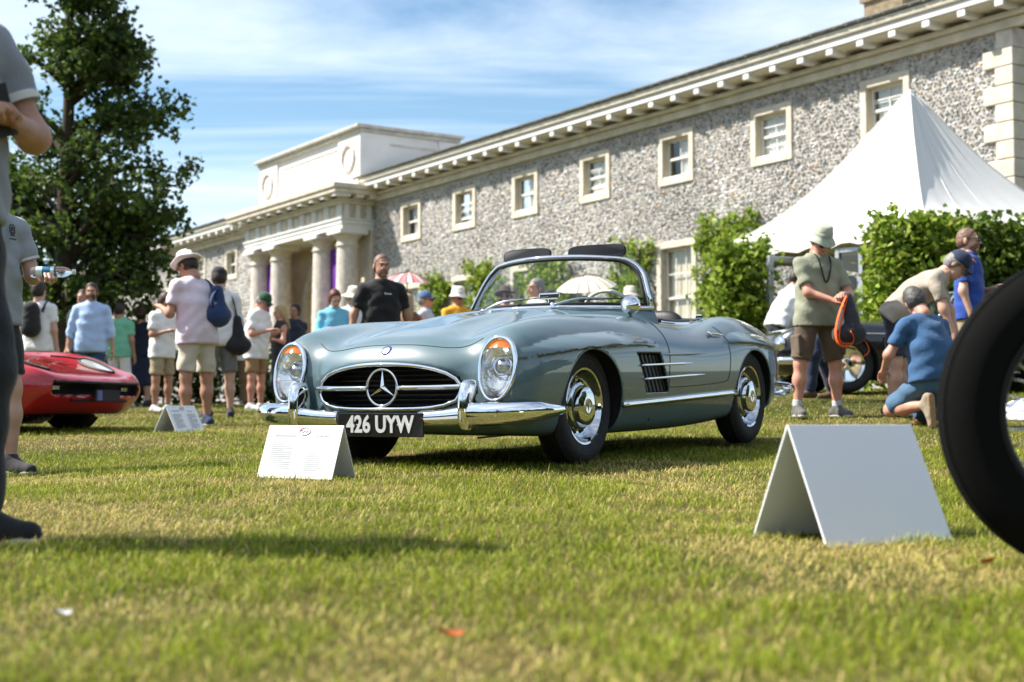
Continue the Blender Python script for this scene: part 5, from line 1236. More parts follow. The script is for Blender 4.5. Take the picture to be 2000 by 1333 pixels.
# far woodland and hill behind the photographer: it shows in the paint and the chrome
def woodland():
    r_ = np.random.default_rng(31); P = []; C = []
    for k in range(150):
        a = r_.uniform(R(-178), R(-2)) if k < 120 else r_.uniform(R(0), R(28)); d = r_.uniform(75, 120); h = r_.uniform(14, 24); w = r_.uniform(6, 10)
        q = r_.normal(size=(170, 3)); q /= np.linalg.norm(q, axis=1)[:, None]; q *= np.array([w, w, h * .5]) * r_.uniform(.75, 1.05, (170, 1)); P.append(q + np.array([d * math.cos(a), d * math.sin(a), h * .5 + gzf(d * math.cos(a), d * math.sin(a))]))
    o = leaves(np.concatenate(P), 3.2, [(.03, .055, .015), (.045, .075, .02), (.025, .045, .012)], 'far_woodland', None, seed=32); tag(o, 'far belt of dark green woodland round the lawn', 'woodland', kind='stuff')
woodland()
# ---------------------------------------------------------------- people
def d_cone(P, a, b, ra, rb):
    """tapered capsule"""
    ab = b - a; L2 = ab @ ab + 1e-9; q = P - a; t = np.clip((q @ ab) / L2, 0, 1)
    return np.linalg.norm(q - t[..., None] * ab, axis=-1) - (ra + (rb - ra) * t)
def d_ell(P, c, r, M=None):
    q = P - c
    if M is not None: q = q @ M
    q = q / r; l = np.linalg.norm(q, axis=-1); return (l - 1) * (min(r) + .35 * (max(r) - min(r)))
def unit(v): v = np.asarray(v, float); return v / (np.linalg.norm(v) + 1e-9)
class Sdf:
    """list of blobs blended together and meshed; each may carry a cutting plane (point, normal): kept where (p-point).normal < 0"""
    def __init__(s, h, k=.035): s.h = h; s.k = k; s.items = []
    def cone(s, a, b, ra, rb, cut=None, k=None):
        a, b = np.array(a, float), np.array(b, float); m = max(ra, rb); s.items.append(('c', (a, b, ra, rb), np.minimum(a, b) - m, np.maximum(a, b) + m, cut, k, 1)); return s
    def ell(s, c, r, M=None, cut=None, k=None, sub=False):
        c = np.array(c, float); m = max(r); s.items.append(('e', (c, np.array(r, float), M), c - m, c + m, cut, k, -1 if sub else 1)); return s
    def chain(s, pts, rs, **kw):
        for i in range(len(pts) - 1): s.cone(pts[i], pts[i + 1], rs[i], rs[i + 1], **kw)
        return s
    def mesh(s, wr=None, cuts=()):
        h = s.h; lo = np.min([i[2] for i in s.items], 0) - 3 * h - .02; hi = np.max([i[3] for i in s.items], 0) + 3 * h + .02
        n = np.ceil((hi - lo) / h).astype(int) + 1; D = np.full(n, .25); ax = [lo[k] + h * np.arange(n[k]) for k in range(3)]
        for ty, ar, a, b, cut, k, sg in s.items:
            k = s.k if k is None else k; mg = k + 2.2 * h
            i0 = np.clip(((a - mg - lo) / h).astype(int), 0, n - 1); i1 = np.clip(((b + mg - lo) / h).astype(int) + 2, 1, n); sl = tuple(slice(i0[q], i1[q]) for q in range(3))
            P = np.stack(np.meshgrid(*[ax[q][sl[q]] for q in range(3)], indexing='ij'), -1)
            d = d_cone(P, *ar) if ty == 'c' else d_ell(P, *ar)
            if cut is not None: d = np.maximum(d, (P - np.asarray(cut[0])) @ unit(cut[1]))
            D[sl] = smin(D[sl], d, k) if sg > 0 else smax(D[sl], -d, k)
        if wr or len(cuts):
            X, Y, Z = np.meshgrid(*ax, indexing='ij', sparse=True)
            if wr:
                A, f, ph = wr; D = D + A * (np.sin(f * (Z * 1.3 + X * .55) + 2.2 * np.sin(f * .45 * X + 3 * Y + ph) + ph) * np.sin(f * .6 * (X - Y) + 1.7 * np.sin(f * .5 * Z) + ph * 2))
            for c, nn in cuts: nn = unit(nn); D = np.maximum(D, (X - c[0]) * nn[0] + (Y - c[1]) * nn[1] + (Z - c[2]) * nn[2])
        V, Q = nets(D, lo, h); return V, Q
def join(parts):
    Vs = []; Qs = []; n = 0
    for V, Q in parts: Vs.append(V); Qs.append(Q + n); n += len(V)
    return np.concatenate(Vs), np.concatenate(Qs)
HANDS = {}
def hand(kind, side, fine=True):
    """right or left hand along +z, palm facing -y, thumb towards side*x"""
    if (kind, side, fine) in HANDS: return HANDS[kind, side, fine]
    s = Sdf(.0052 if fine else .0085, .008); s.ell((0, 0, .045), (.040, .016, .050)); s.cone((0, 0, -.02), (0, 0, .02), .027, .028)
    cu = dict(relaxed=.45, fist=1.35, hold=1.0)[kind]
    for i, (x, L, z) in enumerate(((.030, .070, .085), (.010, .078, .092), (-.010, .073, .088), (-.028, .058, .078))):
        p = np.array([x * side, 0, z]); a = 0
        for j, f in enumerate((.45, .32, .23)):
            a += cu * (.55 + .25 * j) * (1 + .08 * i); q = p + L * f * np.array([0, -math.sin(a), math.cos(a)]); s.cone(p, q, .0092 - .001 * j, .0086 - .001 * j, k=.004); p = q
    p0 = np.array([.030 * side, -.004, .02]); p1 = np.array([.056 * side, -.022, .048]); p2 = np.array([.050 * side, -.040, .078 if kind != 'fist' else .066]); s.cone(p0, p1, .014, .0105, k=.006); s.cone(p1, p2, .0105, .008, k=.004)
    HANDS[kind, side, fine] = s.mesh(); return HANDS[kind, side, fine]
SKIN = dict(light=(.56, .33, .24), tan=(.42, .22, .14), red=(.55, .27, .19), dark=(.30, .15, .09))
def cloth(name, col, rough=.85): return mat('cloth_' + name, col, rough, sheen=.15, noise=(6, .06), bump=(13, .5, .022))
def person(label, px, Y, H=1.76, head=0.0, skin='light', top=None, bottom=None, shoes=None, hair=None, hat=None, glasses=None, lean=0.0, bend=0.0, neck=(0.0, 0.0), arms=None, legs=None, hipz=None, belly=0.0, cell=.0235, group=None, female=False, hands=('relaxed', 'relaxed'), dx=0.0, yaw_pose=0, shape=1.0, z=None):
    """head: heading in degrees, 0 looks at the camera, positive turns towards picture right.  In the figure's own frame x is its left, -y forward.
    top=(name, colour, sleeve 0..2, hem drop), bottom=(name, colour, length 0..2 | 'skirt')"""
    k = H / 1.76; x = pix(px, Y); root = thing('person', label, 'person', (x, Y, gzf(x, Y) if z is None else z), R(head), group)
    sk = mat('skin_' + skin, SKIN[skin], .5, noise=(14, .08)); cr = math.cos; sr = math.sin
    hz = (.93 if hipz is None else hipz) * k; hip = np.array([0, 0, hz]); W = shape
    a1 = R(lean); a2 = R(lean + bend); u1 = np.array([0, -sr(a1), cr(a1)]); u2 = np.array([0, -sr(a2), cr(a2)])
    M1 = np.stack([[1, 0, 0], np.cross(u1, [1, 0, 0]), u1], 1); M2 = np.stack([[1, 0, 0], np.cross(u2, [1, 0, 0]), u2], 1)
    mid = hip + u1 * .24 * k; nb = mid + u2 * .29 * k; shw = (.168 if female else .188) * k * W
    sh = {+1: nb + np.array([shw, 0, 0]) - u2 * .070 * k, -1: nb + np.array([-shw, 0, 0]) - u2 * .070 * k}
    a3 = a2 * .6 + R(neck[0]); hu = np.array([0, -sr(a3), cr(a3)]); hc = nb + u2 * .06 * k + hu * .105 * k
    Mh = np.stack([[1, 0, 0], np.cross(hu, [1, 0, 0]), hu], 1) @ rotm('Z', R(neck[1]))
    arms = arms or {}; legs = legs or {}
    el = {}; wr_ = {}; kn = {}; an = {}; hp = {}
    for sgn, nm in ((1, 'L'), (-1, 'R')):
        ud, fd = arms.get(nm, ((sgn * .16, .05, -1), (sgn * .06, -.22, -1)))
        if isinstance(ud, str):      # reach for a point
            tg = np.array(fd, float) * k; v = tg - sh[sgn]; d = min(np.linalg.norm(v), .53 * k); ua = .285 * k; fa = .25 * k; v = unit(v); c = (ua * ua + d * d - fa * fa) / (2 * ua * d); hint = np.array([sgn * .7, .3, -.8]); hint = unit(hint - v * (hint @ v)); e_ = sh[sgn] + v * ua * c + hint * ua * math.sqrt(max(0, 1 - c * c)); ud, fd = e_ - sh[sgn], sh[sgn] + v * d - e_
        el[sgn] = sh[sgn] + unit(ud) * .285 * k; wr_[sgn] = el[sgn] + unit(fd) * .25 * k
        td, sd = legs.get(nm, ((sgn * .09, -.02, -1), (sgn * .02, .03, -1))); hp[sgn] = hip + np.array([sgn * .092 * k, 0, -.03 * k]); kn[sgn] = hp[sgn] + unit(td) * .42 * k; an[sgn] = kn[sgn] + unit(sd) * .40 * k
    # ---- body: one surface
    s = Sdf(cell * 1.25, .045)
    tw = (.150 if female else .158) * k * W
    s.ell(hip, (.160 * k * W, .112 * k, .13 * k), M1).ell(mid - u1 * .03 * k, (tw * .93, (.108 + belly) * k, .16 * k), M1).ell(mid + u2 * .13 * k, (tw * 1.06, .115 * k, .17 * k), M2)
    for g in (1, -1): s.cone(nb - u2 * .01 * k, sh[g] - np.array([g * .02 * k, 0, 0]), .055 * k, .052 * k)
    s.cone(nb - u2 * .03 * k, hc - hu * .05 * k, .060 * k, .055 * k)
    for g in (1, -1):
        s.cone(sh[g], el[g], .052 * k, .040 * k).cone(el[g], wr_[g], .041 * k, .027 * k); s.cone(hp[g], kn[g], .088 * k, .056 * k).cone(kn[g], kn[g] * .62 + an[g] * .38, .054 * k, .058 * k).cone(kn[g] * .62 + an[g] * .38, an[g], .057 * k, .036 * k)
    parts = [s.mesh()]
    q = Sdf(.0105 if cell > .015 else .0065, .014); hf = k * 1.03; C = lambda *v: np.array(v) * hf
    q.ell(C(0, .012, .030), C(.075, .096, .094)).ell(C(0, -.030, -.045), C(.058, .068, .070), k=.03).ell(C(0, -.065, -.085), C(.032, .028, .026), k=.02).cone(C(0, .02, -.05), C(0, .035, -.15), .055 * hf, .056 * hf)
    q.ell(C(0, -.086, .028), C(.050, .014, .012)).cone(C(0, -.094, .012), C(0, -.114, -.022), .009 * hf, .013 * hf, k=.008).ell(C(0, -.098, -.026), C(.020, .014, .010), k=.008).ell(C(0, -.093, -.056), C(.024, .010, .008), k=.006)
    for g in (1, -1): q.ell(C(g * .078, .014, -.008), C(.010, .020, .032), k=.006).ell(C(g * .031, -.100, .008), C(.017, .012, .011), sub=True, k=.01)
    Vh, Qh = q.mesh(); parts.append((Vh @ Mh.T + hc, Qh))
    for g, kd in ((1, hands[0]), (-1, hands[1])):
        Vp, Qp = hand(kd, -g, cell < .016); fdv = unit(wr_[g] - el[g]); inn = np.array([-g, 0, 0.]) if abs(fdv[2]) > .6 else np.array([0, 0, -1.0]); yv = -(inn - fdv * (inn @ fdv)); yv = unit(yv); xv = np.cross(yv, fdv)
        parts.append(((Vp * k) @ np.stack([xv, yv, fdv], 1).T + wr_[g] + fdv * .012, Qp))
    V, Q = join(parts); body = link('body', mesh_np('body', V, Q), sk, root)
    # face details
    he = bpy.data.objects.new('face', None); COL.objects.link(he); he.parent = root
    he.matrix_local = Matrix.Translation(hc) @ Matrix(Mh.tolist()).to_4x4() @ Matrix.Scale(hf, 4)
    def ball(c, r, n=10): 
        m = MB(); m.lathe([(max(1e-4, math.sin(t)), -math.cos(t)) for t in np.linspace(0, math.pi, n)], 12); m.V[0] = m.V[0] * np.array(r) + np.array(c); return m
    for g in (1, -1):
        ball((g * .031, -.0935, .008), (.0125, .008, .0065)).build('eye', mat('eye_white', (.6, .58, .55), .2), he, smooth=True)
        ball((g * .031, -.1005, .008), (.0058, .003, .006)).build('iris', mat('eye_dark', (.03, .02, .015), .1), he, smooth=True)
        MB().tube([[g * .014, -.103, .022], [g * .031, -.106, .027], [g * .050, -.094, .023]], .0042, 6).build('eyebrow', mat('hair_dark', (.02, .014, .01), .7), he, smooth=True)
    ball((0, -.1005, -.057), (.021, .004, .0055)).build('lips', mat('lips_' + skin, tuple(np.array(SKIN[skin]) * np.array([.8, .55, .55])), .4), he, smooth=True)
    if hair:
        nm, col, st = hair[:3]; hm = mat('hair_' + nm, col, .55, noise=(60, .25), bump=(120, .5, .004)); w = Sdf(.013 if cell > .015 else .009, .02)
        e = .010 if st != 'buzz' else .004
        w.ell(C(0, .014, .032), C(.075, .097, .094) + e, cut=(C(0, -.052, .055), (0, -1, -.55)) if st != 'crop' else (C(0, -.045, .05), (0, -1, -.5)))
        if st in ('short', 'crop', 'buzz'): w.ell(C(0, .040, -.01), C(.074, .070, .070) + e, cut=(C(0, -.002, -.02), (0, -1, -.35)))
        if st == 'bob': w.ell(C(0, .03, -.02), C(.088, .085, .095), cut=(C(0, -.03, 0), (0, -1, -.1)))
        if st == 'long': w.ell(C(0, .03, -.02), C(.088, .083, .09), cut=(C(0, -.03, 0), (0, -1, -.1))); w.cone(C(.05, .055, -.05), C(.06, .075, -.26), .05 * hf, .035 * hf).cone(C(-.05, .055, -.05), C(-.055, .075, -.28), .05 * hf, .035 * hf).cone(C(0, .07, -.05), C(0, .085, -.27), .05 * hf, .04 * hf)
        Vw, Qw = w.mesh((.003, 120, 1), [(C(0, 0, .050), (0, 0, 1))] if hat else ()); link('hair', mesh_np('hair', Vw @ Mh.T + hc, Qw), hm, root)
        if len(hair) > 3: 
            w = Sdf(.008, .015); w.ell(C(0, -.032, -.052), C(.0592, .0685, .0705), cut=(C(0, -.03, -.052), (0, .7, 1))); Vw, Qw = w.mesh((.002, 150, 2)); link('beard', mesh_np('beard', Vw @ Mh.T + hc, Qw), hm, root)
    if glasses:
        g_ = MB(); 
        for g in (1, -1): g_.lathe([(0, 0), (.024, -.003), (.026, .004)], 14, frame_to((g * .25, -1, 0)), (g * .034, -.112, .006)); g_.tube([[g * .056, -.108, .010], [g * .077, -.06, .012], [g * .080, .0, .008]], .003, 5)
        g_.tube([[-.012, -.116, .008], [.012, -.116, .008]], .003, 5); g_.build('sunglasses', mat('dark_lens', (.008, .008, .009), .08, coat=.5), he, smooth=True)
    if hat: make_hat(hat, he)
    # ---- shirt
    if top:
        nm, col, sl, drop = top; m = cloth(nm, col); t = Sdf(cell, .05); e = .018
        t.ell(mid - u1 * .03 * k, (tw * .95 + e, (.112 + belly) * k + e, .19 * k), M1).ell(mid + u2 * .13 * k, (tw * 1.06 + e, .118 * k + e, .17 * k + e), M2)
        t.ell(hip + u1 * .02 * k, (.165 * k * W + e, .120 * k + e + belly * .6 * k, .20 * k), M1)
        for g in (1, -1): t.cone(nb - u2 * .012 * k, sh[g] - np.array([g * .02 * k, 0, 0]), .070 * k, .068 * k); t.cone(mid + np.array([g * .07 * k * W, 0, 0]), hip + np.array([g * .092 * k * W, 0, 0]) - u1 * .22 * k, (.122 + belly * .5) * k, .139 * k, k=.06)
        for g in (1, -1):
            if sl <= 0: continue
            if sl <= 1: f = .34 + .5 * sl; pe = sh[g] + (el[g] - sh[g]) * f; t.cone(sh[g], sh[g] + (el[g] - sh[g]) * (f + .12), .066 * k, .062 * k, cut=(pe, el[g] - sh[g]), k=.03)
            else: t.cone(sh[g], el[g], .066 * k, .056 * k, k=.03); f = min(1, sl - 1); pe = el[g] + (wr_[g] - el[g]) * f; t.cone(el[g], pe + (wr_[g] - el[g]) * .05, .054 * k, .043 * k, cut=(pe, wr_[g] - el[g]), k=.03)
        cuts = [(hip - u1 * drop * k, -u1), (nb + u2 * .036 * k, u2)]
        V, Q = t.mesh((.0085, 24, px * .37), cuts); link('shirt' if not female else 'blouse', mesh_np('shirt', V, Q), m, root)
        if 'polo' in nm or 'shirt' in nm:
            cpt = []
            for an_ in np.linspace(R(-245), R(65), 26): cpt.append(nb + u2 * (.035 + .012 * sr(an_)) * k + M2 @ np.array([.068 * k * cr(an_), .066 * k * sr(an_) - .012 * k, 0]))
            MB().tube(cpt, .013 * k, 6, flat=(.6, 1.5)).build('collar', m, root, smooth=True)
    if bottom:
        nm, col, ln = bottom; m = cloth(nm, col); t = Sdf(cell, .045); e = .012
        t.ell(hip, (.163 * k * W + e, .118 * k + e, .14 * k), M1)
        if ln == 'skirt':
            kb = (kn[1] + kn[-1]) / 2; t.cone(hip - np.array([.04, 0, 0]), kb + np.array([-.05, 0, -.16]), .135 * k, .17 * k).cone(hip + np.array([.04, 0, 0]), kb + np.array([.05, 0, -.16]), .135 * k, .17 * k); cuts = [(kb + np.array([0, 0, -.12]), (0, 0, -1))]
        else:
            cuts = []
            for g in (1, -1):
                if ln <= 1: pe = hp[g] + (kn[g] - hp[g]) * (.45 + .5 * ln); t.cone(hp[g], kn[g], .104 * k, .092 * k, cut=(pe, kn[g] - hp[g]), k=.035)
                else: t.cone(hp[g], kn[g], .102 * k, .082 * k).cone(kn[g], an[g], .082 * k, .066 * k, cut=(an[g] + unit(an[g] - kn[g]) * .03 * k, an[g] - kn[g]))
        cuts = list(cuts) + [(hip + u1 * .105 * k, u1)]
        V, Q = t.mesh((.0075, 21, px * .53 + 1), cuts); link('skirt' if ln == 'skirt' else ('shorts' if ln <= 1 else 'trousers'), mesh_np('trousers', V, Q), m, root)
    fm = cloth(*shoes) if shoes else sk
    for g in (1, -1):
        sd = unit(an[g] - kn[g]); toe = np.array([g * .20, -1, 0]); dn = np.array([0, 0, -1.0])
        if sd[2] > -.4: toe = unit(np.array([0, .15, -1.0])) if sd[1] > 0 else toe; dn = unit(sd)
        toe = unit(toe); q = Sdf(.016 if cell > .015 else .009, .02); ac = an[g]; hl = ac - toe * .055 * k + dn * .045 * k; tp = ac + toe * .165 * k + dn * .058 * k
        q.cone(ac + dn * .0, hl, .046 * k, .040 * k).cone(hl, tp, .040 * k, .036 * k).cone(ac + dn * .01, tp - toe * .07 * k, .044 * k, .042 * k)
        V, Q = q.mesh(None, [(ac + dn * .085 * k, dn)]); o = link('shoe', mesh_np('shoe', V, Q), fm, root)
        if shoes and len(shoes) == 2 and cell < .02:
            so = Sdf(.014 if cell > .015 else .010, .01); so.cone(hl + dn * .025 * k, tp + dn * .012 * k, .038 * k, .037 * k); V, Q = so.mesh(None, [(ac + dn * .090 * k, dn), (ac + dn * .062 * k, -dn)])
            if len(Q): link('sole', mesh_np('sole', V, Q), mat('tan_sole', (.30, .19, .10), .8, noise=(60, .3)) if 'tan_sole' in shoes[0] else mat('rubber_sole', (.45, .42, .37), .8), o)
    return dict(root=root, hip=hip, mid=mid, nb=nb, sh=sh, el=el, wr=wr_, hc=hc, Mh=Mh, u2=u2, M2=M2, k=k, he=he, kn=kn, an=an)
def make_hat(hat, he):
    kd, nm, col = hat; m = cloth(nm, col); e = bpy.data.objects.new('hat', None); COL.objects.link(e); e.parent = he; e.location = (0, .012, .062); e.rotation_euler = (R(-8), 0, 0)
    sq = np.diag([.92, 1.10, 1.08])
    if kd == 'cap':
        MB().lathe([(.004, .078), (.04, .074), (.070, .055), (.092, .02), (.099, -.015), (.099, -.03), (.096, -.03)], 28, sq).build('crown', m, e, smooth=True)
        P = np.array([[[math.sin(a) * (.070 + .0 * s) * (1 - .12 * s), -.075 - .085 * s * math.cos(a * .85), -.022 - .022 * s - .020 * math.sin(a) ** 2] for a in np.linspace(-1.25, 1.25, 15)] for s in np.linspace(0, 1, 5)])
        b = MB().grid(P).build('peak', m, e, smooth=True); b.modifiers.new('t', 'SOLIDIFY').thickness = .005
        MB().lathe([(0, .083), (.008, .08), (.009, .074)], 10).build('button', m, e, smooth=True)
    else:
        pr = dict(bucket=[(.003, .080), (.06, .079), (.082, .068), (.092, .02), (.097, -.012), (.112, -.032), (.136, -.060), (.137, -.063), (.110, -.036), (.09, -.015)],
                  fedora=[(.003, .092), (.04, .098), (.068, .092), (.084, .05), (.095, -.008), (.120, -.014), (.150, -.004), (.152, .003), (.120, -.020), (.09, -.014)],
                  sun=[(.003, .085), (.05, .083), (.078, .070), (.09, .02), (.096, -.010), (.13, -.022), (.175, -.045), (.176, -.049), (.13, -.027), (.09, -.014)])[kd]
        mb = MB().lathe(pr, 40, sq); V = mb.V[0]; r_ = np.hypot(V[:, 0], V[:, 1]); a = np.arctan2(V[:, 1], V[:, 0]); V[:, 2] += (r_ > .105) * (.010 * np.sin(2 * a + 1) + .005 * np.sin(5 * a)) - (.012 * (np.abs(V[:, 0]) < .02) * (V[:, 2] > .07) if kd == 'fedora' else 0)
        mb.build('crown_and_brim', m, e, smooth=True)
        if kd in ('fedora', 'bucket'): MB().lathe([(.0955, -.006), (.0925, .022), (.0945, .022), (.0975, -.006)], 36, sq).build('hat_band', mat('band_' + nm, tuple(np.array(col) * .82), .8), e, smooth=True)
def sling(name, label, cat, P, pts, r, rads, m, straps, sm, squash=None, wr=(.004, 30, 1)):
    """soft bag: blob chain in the wearer's frame, with strap tubes; stands as its own thing"""
    M = Matrix.Translation(P['root'].location) @ P['root'].rotation_euler.to_matrix().to_4x4(); o = thing(name, label, cat); o.matrix_world = M
    s = Sdf(.012, .05)
    for (a, b, ra, rb) in pts: s.cone(a, b, ra, rb)
    V, Q = s.mesh(wr)
    if squash is not None: c, f = squash; V = c + (V - c) * f
    link('bag_body', mesh_np('bag_body', V, Q), m, o)
    for i, st in enumerate(straps): MB().tube(dense(np.array(st), 6), rads, 6, flat=(2.2, .6)).build('strap', sm, o, smooth=True)
    return o
white = (.78, .78, .77); navy = (.012, .018, .045); khaki = (.36, .29, .18); black = (.012, .012, .014)
trainers = ('white_shoe', (.62, .60, .57)); dshoe = ('dark_shoe', (.03, .028, .027)); bshoe = ('brown_shoe', (.10, .055, .03))
HD = ('darkbrown', (.025, .016, .011)); HG = ('grey', (.20, .19, .18)); HB = ('blond', (.42, .29, .13)); HR = ('auburn', (.10, .028, .014))
fold = dict(L=((.25, -.35, -1), (-.75, -.85, .35)), R=((-.25, -.35, -1), (.75, -.85, .30)))
phone = dict(L=((.22, -.12, -1), (-.45, -1, .25)), R=((-.22, -.12, -1), (.45, -1, .25)))
# close to the camera, left edge
A = person('man with folded arms in grey tee with white cuffs and dark trousers', -138, 4.05, 1.88, head=62, skin='tan', top=('grey_marl_tee', (.26, .28, .32), .62, .06), bottom=('dark_trousers', (.012, .014, .022), 1.8), shoes=('black_shoe', (.012, .012, .013)), hair=(*HD, 'short', 1), arms=dict(L=((.28, -.35, -1), (-.9, -.5, .05)), R=((-.30, -.30, -1), (.95, -.45, .10))), cell=.013, hands=('fist', 'fist'), legs=dict(L=((.1, -.12, -1), (.02, .05, -1)), R=((-.1, .02, -1), (-.02, .1, -1))))
for g in (1, -1):
    d = unit(A['el'][g] - A['sh'][g]); p = A['sh'][g] + (A['el'][g] - A['sh'][g]) * .615; MB().lathe([(.067, -.014), (.069, 0), (.067, .012)], 24, frame_to(d), p).build('white_cuff', cloth('white_cuff', (.66, .66, .62)), A['root'], smooth=True)
def guide(P, label, off, rot, size=(.15, .012, .21), col=(.02, .02, .022)):
    M = Matrix.Translation(P['root'].location) @ P['root'].rotation_euler.to_matrix().to_4x4(); o = thing('show_guide', label, 'booklet'); o.matrix_world = M @ Matrix.Translation(off) @ Euler(rot).to_matrix().to_4x4()
    MB().box((0, 0, 0), size).build('cover', mat('guide_cover', col, .35), o, bevel=.002); MB().box((0, 0, -size[2] * .2), (size[0] * .98, size[1] * 1.15, size[2] * .5)).build('cover_picture', mat('guide_picture', (.50, .55, .60), .3), o)
guide(A, 'dark show guide tucked under the folded arms of the grey tee man', A['mid'] + np.array([-.02, -.20, -.04]), (R(12), R(70), 0))
B = person('man in grey polo and black shorts holding a water bottle sideways', -34, 8.15, 1.82, head=48, skin='light', top=('grey_polo', (.30, .32, .34), .72, .10), bottom=('black_shorts', black, .80), shoes=('black_canvas_shoe', (.018, .018, .02)), hair=(*HD, 'short'), arms=dict(L=((.30, -.15, -1), (-.25, -1, -.05)), R=((-.3, .1, -1), (0, -.6, -.8))), hands=('fist', 'relaxed'), cell=.013, legs=dict(L=((.12, -.12, -1), (.02, .02, -1)), R=((-.1, .05, -1), (-.02, .06, -1))))
e = bpy.data.objects.new('shirt_crest', None); COL.objects.link(e); e.parent = B['root']; e.location = B['mid'] + np.array([.085, -.152, .17]); e.rotation_euler = (R(82), 0, R(18))
cm = mat('crest_thread', (.05, .052, .058), .8)
cr_ = MB(); cr_.box((0, .0, 0), (.032, .026, .004)).box((0, .030, 0), (.016, .026, .004)).box((-.018, .026, 0), (.008, .04, .004)).box((.018, .026, 0), (.008, .04, .004)).box((0, .052, 0), (.03, .008, .004)).box((0, -.03, 0), (.05, .008, .004)); tag(cr_.build('crest_mark', cm, e), kind='stuff')
for g in (1, -1):
    d = unit(B['el'][g] - B['sh'][g]); p = B['sh'][g] + (B['el'][g] - B['sh'][g]) * .66; MB().lathe([(.0675, -.008), (.070, 0), (.0675, .008)], 24, frame_to(d), p).build('sleeve_band', cloth('white_cuff', (.66, .66, .62)), B['root'], smooth=True)
def bottle(P):
    M = Matrix.Translation(P['root'].location) @ P['root'].rotation_euler.to_matrix().to_4x4(); d = unit((.75, -.66, .02)); f = unit(P['wr'][1] - P['el'][1]); c = P['wr'][1] + f * .075 + np.array([0, 0, .012]); o = thing('water_bottle', 'clear plastic water bottle with blue label held by the grey polo man', 'bottle'); o.matrix_world = M @ Matrix.Translation(c) @ Matrix(frame_to(d).tolist()).to_4x4()
    bt = mat('bottle_plastic', (.86, .92, .93), .08, trans=.85, ior=1.2)
    MB().lathe([(0, -.10), (.028, -.10), (.032, -.09), (.032, .05), (.029, .06), (.032, .07), (.026, .10), (.014, .118), (.013, .13)], 28).build('bottle_shell', bt, o, smooth=True)
    MB().lathe([(.0327, -.07), (.0327, .03)], 28).build('bottle_label', mat('label_pale', (.62, .78, .80), .4), o, smooth=True); MB().lathe([(.0332, -.035), (.0332, .01)], 28).build('label_band', mat('label_blue', (.02, .16, .30), .4), o, smooth=True)
    MB().lathe([(.016, .128), (.016, .145), (0, .146)], 20).build('bottle_cap', mat('cap_white', (.75, .78, .8), .4), o, smooth=True)
bottle(B)
def laces(P):
    for g in (1, -1):
        t = unit((g * .2, -1, 0)); b = P['an'][g] + t * .06 + np.array([0, 0, -.012]); m = MB()
        for i in range(4): q = b + t * .022 * i + np.array([0, 0, -.008 * i]); s_ = np.cross(t, [0, 0, 1]); m.tube([q - s_ * .028 + np.array([0, 0, -.01]), q + np.array([0, 0, .012]), q + s_ * .028 + np.array([0, 0, -.01])], .0035, 5)
        tag(m.build('laces', mat('lace_white', (.7, .7, .68), .8), P['root']), kind='stuff')
laces(B)
# crowd by the red car
Xp = person('person in white tee with black backpack behind the grey polo man', 74, 18.6, 1.76, head=168, top=('white_tee', white, .6, .10), bottom=('black_trousers', black, 1.9), shoes=dshoe, hair=(*HD, 'short'))
sling('backpack', 'black backpack on the white tee person behind the grey polo man', 'bag', Xp, [(Xp['mid'] + np.array([0, .20, -.04]), Xp['mid'] + np.array([0, .20, .20]), .13, .11)], 1, .014, cloth('black_bag', (.015, .015, .017)), [[Xp['sh'][g] + np.array([-g * .07, -.10, -.22]), Xp['sh'][g] + np.array([-g * .06, -.10, -.02]), Xp['sh'][g] + np.array([-g * .06, .0, .085]), Xp['sh'][g] + np.array([-g * .06, .14, -.04])] for g in (1, -1)], cloth('black_bag', black))
person('bearded man in pale blue shirt and jeans behind the red car', 176, 19.8, 1.82, head=8, skin='tan', top=('pale_blue_shirt', (.40, .54, .78), 1.45, .12), bottom=('blue_jeans', (.03, .07, .15), 1.9), shoes=bshoe, hair=(*HD, 'short', 1), arms=dict(L=((.28, .02, -1), (.10, -.12, -1)), R=((-.28, .02, -1), (-.08, -.15, -1))))
person('man mostly hidden behind the pale blue shirt man', 160, 21.6, 1.84, head=-20, skin='tan', top=('dark_navy_tee', navy, .6, .1), bottom=('black_trousers', black, 1.9), shoes=dshoe, hair=(*HD, 'short'))
person('man in mint green polo and white trousers seen from behind', 233, 23.9, 1.77, head=165, skin='tan', top=('mint_polo', (.18, .50, .33), .7, .1), bottom=('white_trousers', (.68, .67, .64), 1.9), shoes=trainers, hair=(*HD, 'short'))
person('person in navy dress and brown brimmed hat facing the house', 275, 24.8, 1.74, head=160, female=True, top=('navy_blouse', navy, .7, .05), bottom=('navy_skirt', navy, 'skirt'), shoes=dshoe, hair=(*HD, 'bob'), hat=('sun', 'brown_straw', (.10, .055, .035)))
person('brown haired person in white shirt and khaki shorts looking down beside navy backpack', 316, 20.2, 1.72, head=60, skin='tan', top=('white_shirt', white, .8, .14), bottom=('khaki_shorts', khaki, .8), shoes=trainers, hair=('brown', (.05, .022, .012), 'bob'), neck=(28, 0), arms=phone)
G = person('man in pink tee, white fedora and cream shorts turned away', 384, 14.5, 1.80, head=-128, skin='tan', top=('pale_pink_tee', (.70, .60, .66), .72, .13), bottom=('cream_shorts', (.56, .51, .40), .85), shoes=('navy_shoe', (.02, .035, .09)), hair=(*HD, 'short'), hat=('fedora', 'white_felt', (.80, .79, .77)), glasses=1, lean=6, bend=8, neck=(24, 6), belly=.03, cell=.014, shape=1.06, arms=dict(L=((.25, -.05, -1), (-.3, -1, .35)), R=((-.35, -.1, -1), (.3, -1, .2))))
q = G['mid'] + np.array([.0, .0, 0]); bx = np.array([-.155, .145, .02]) + G['mid']
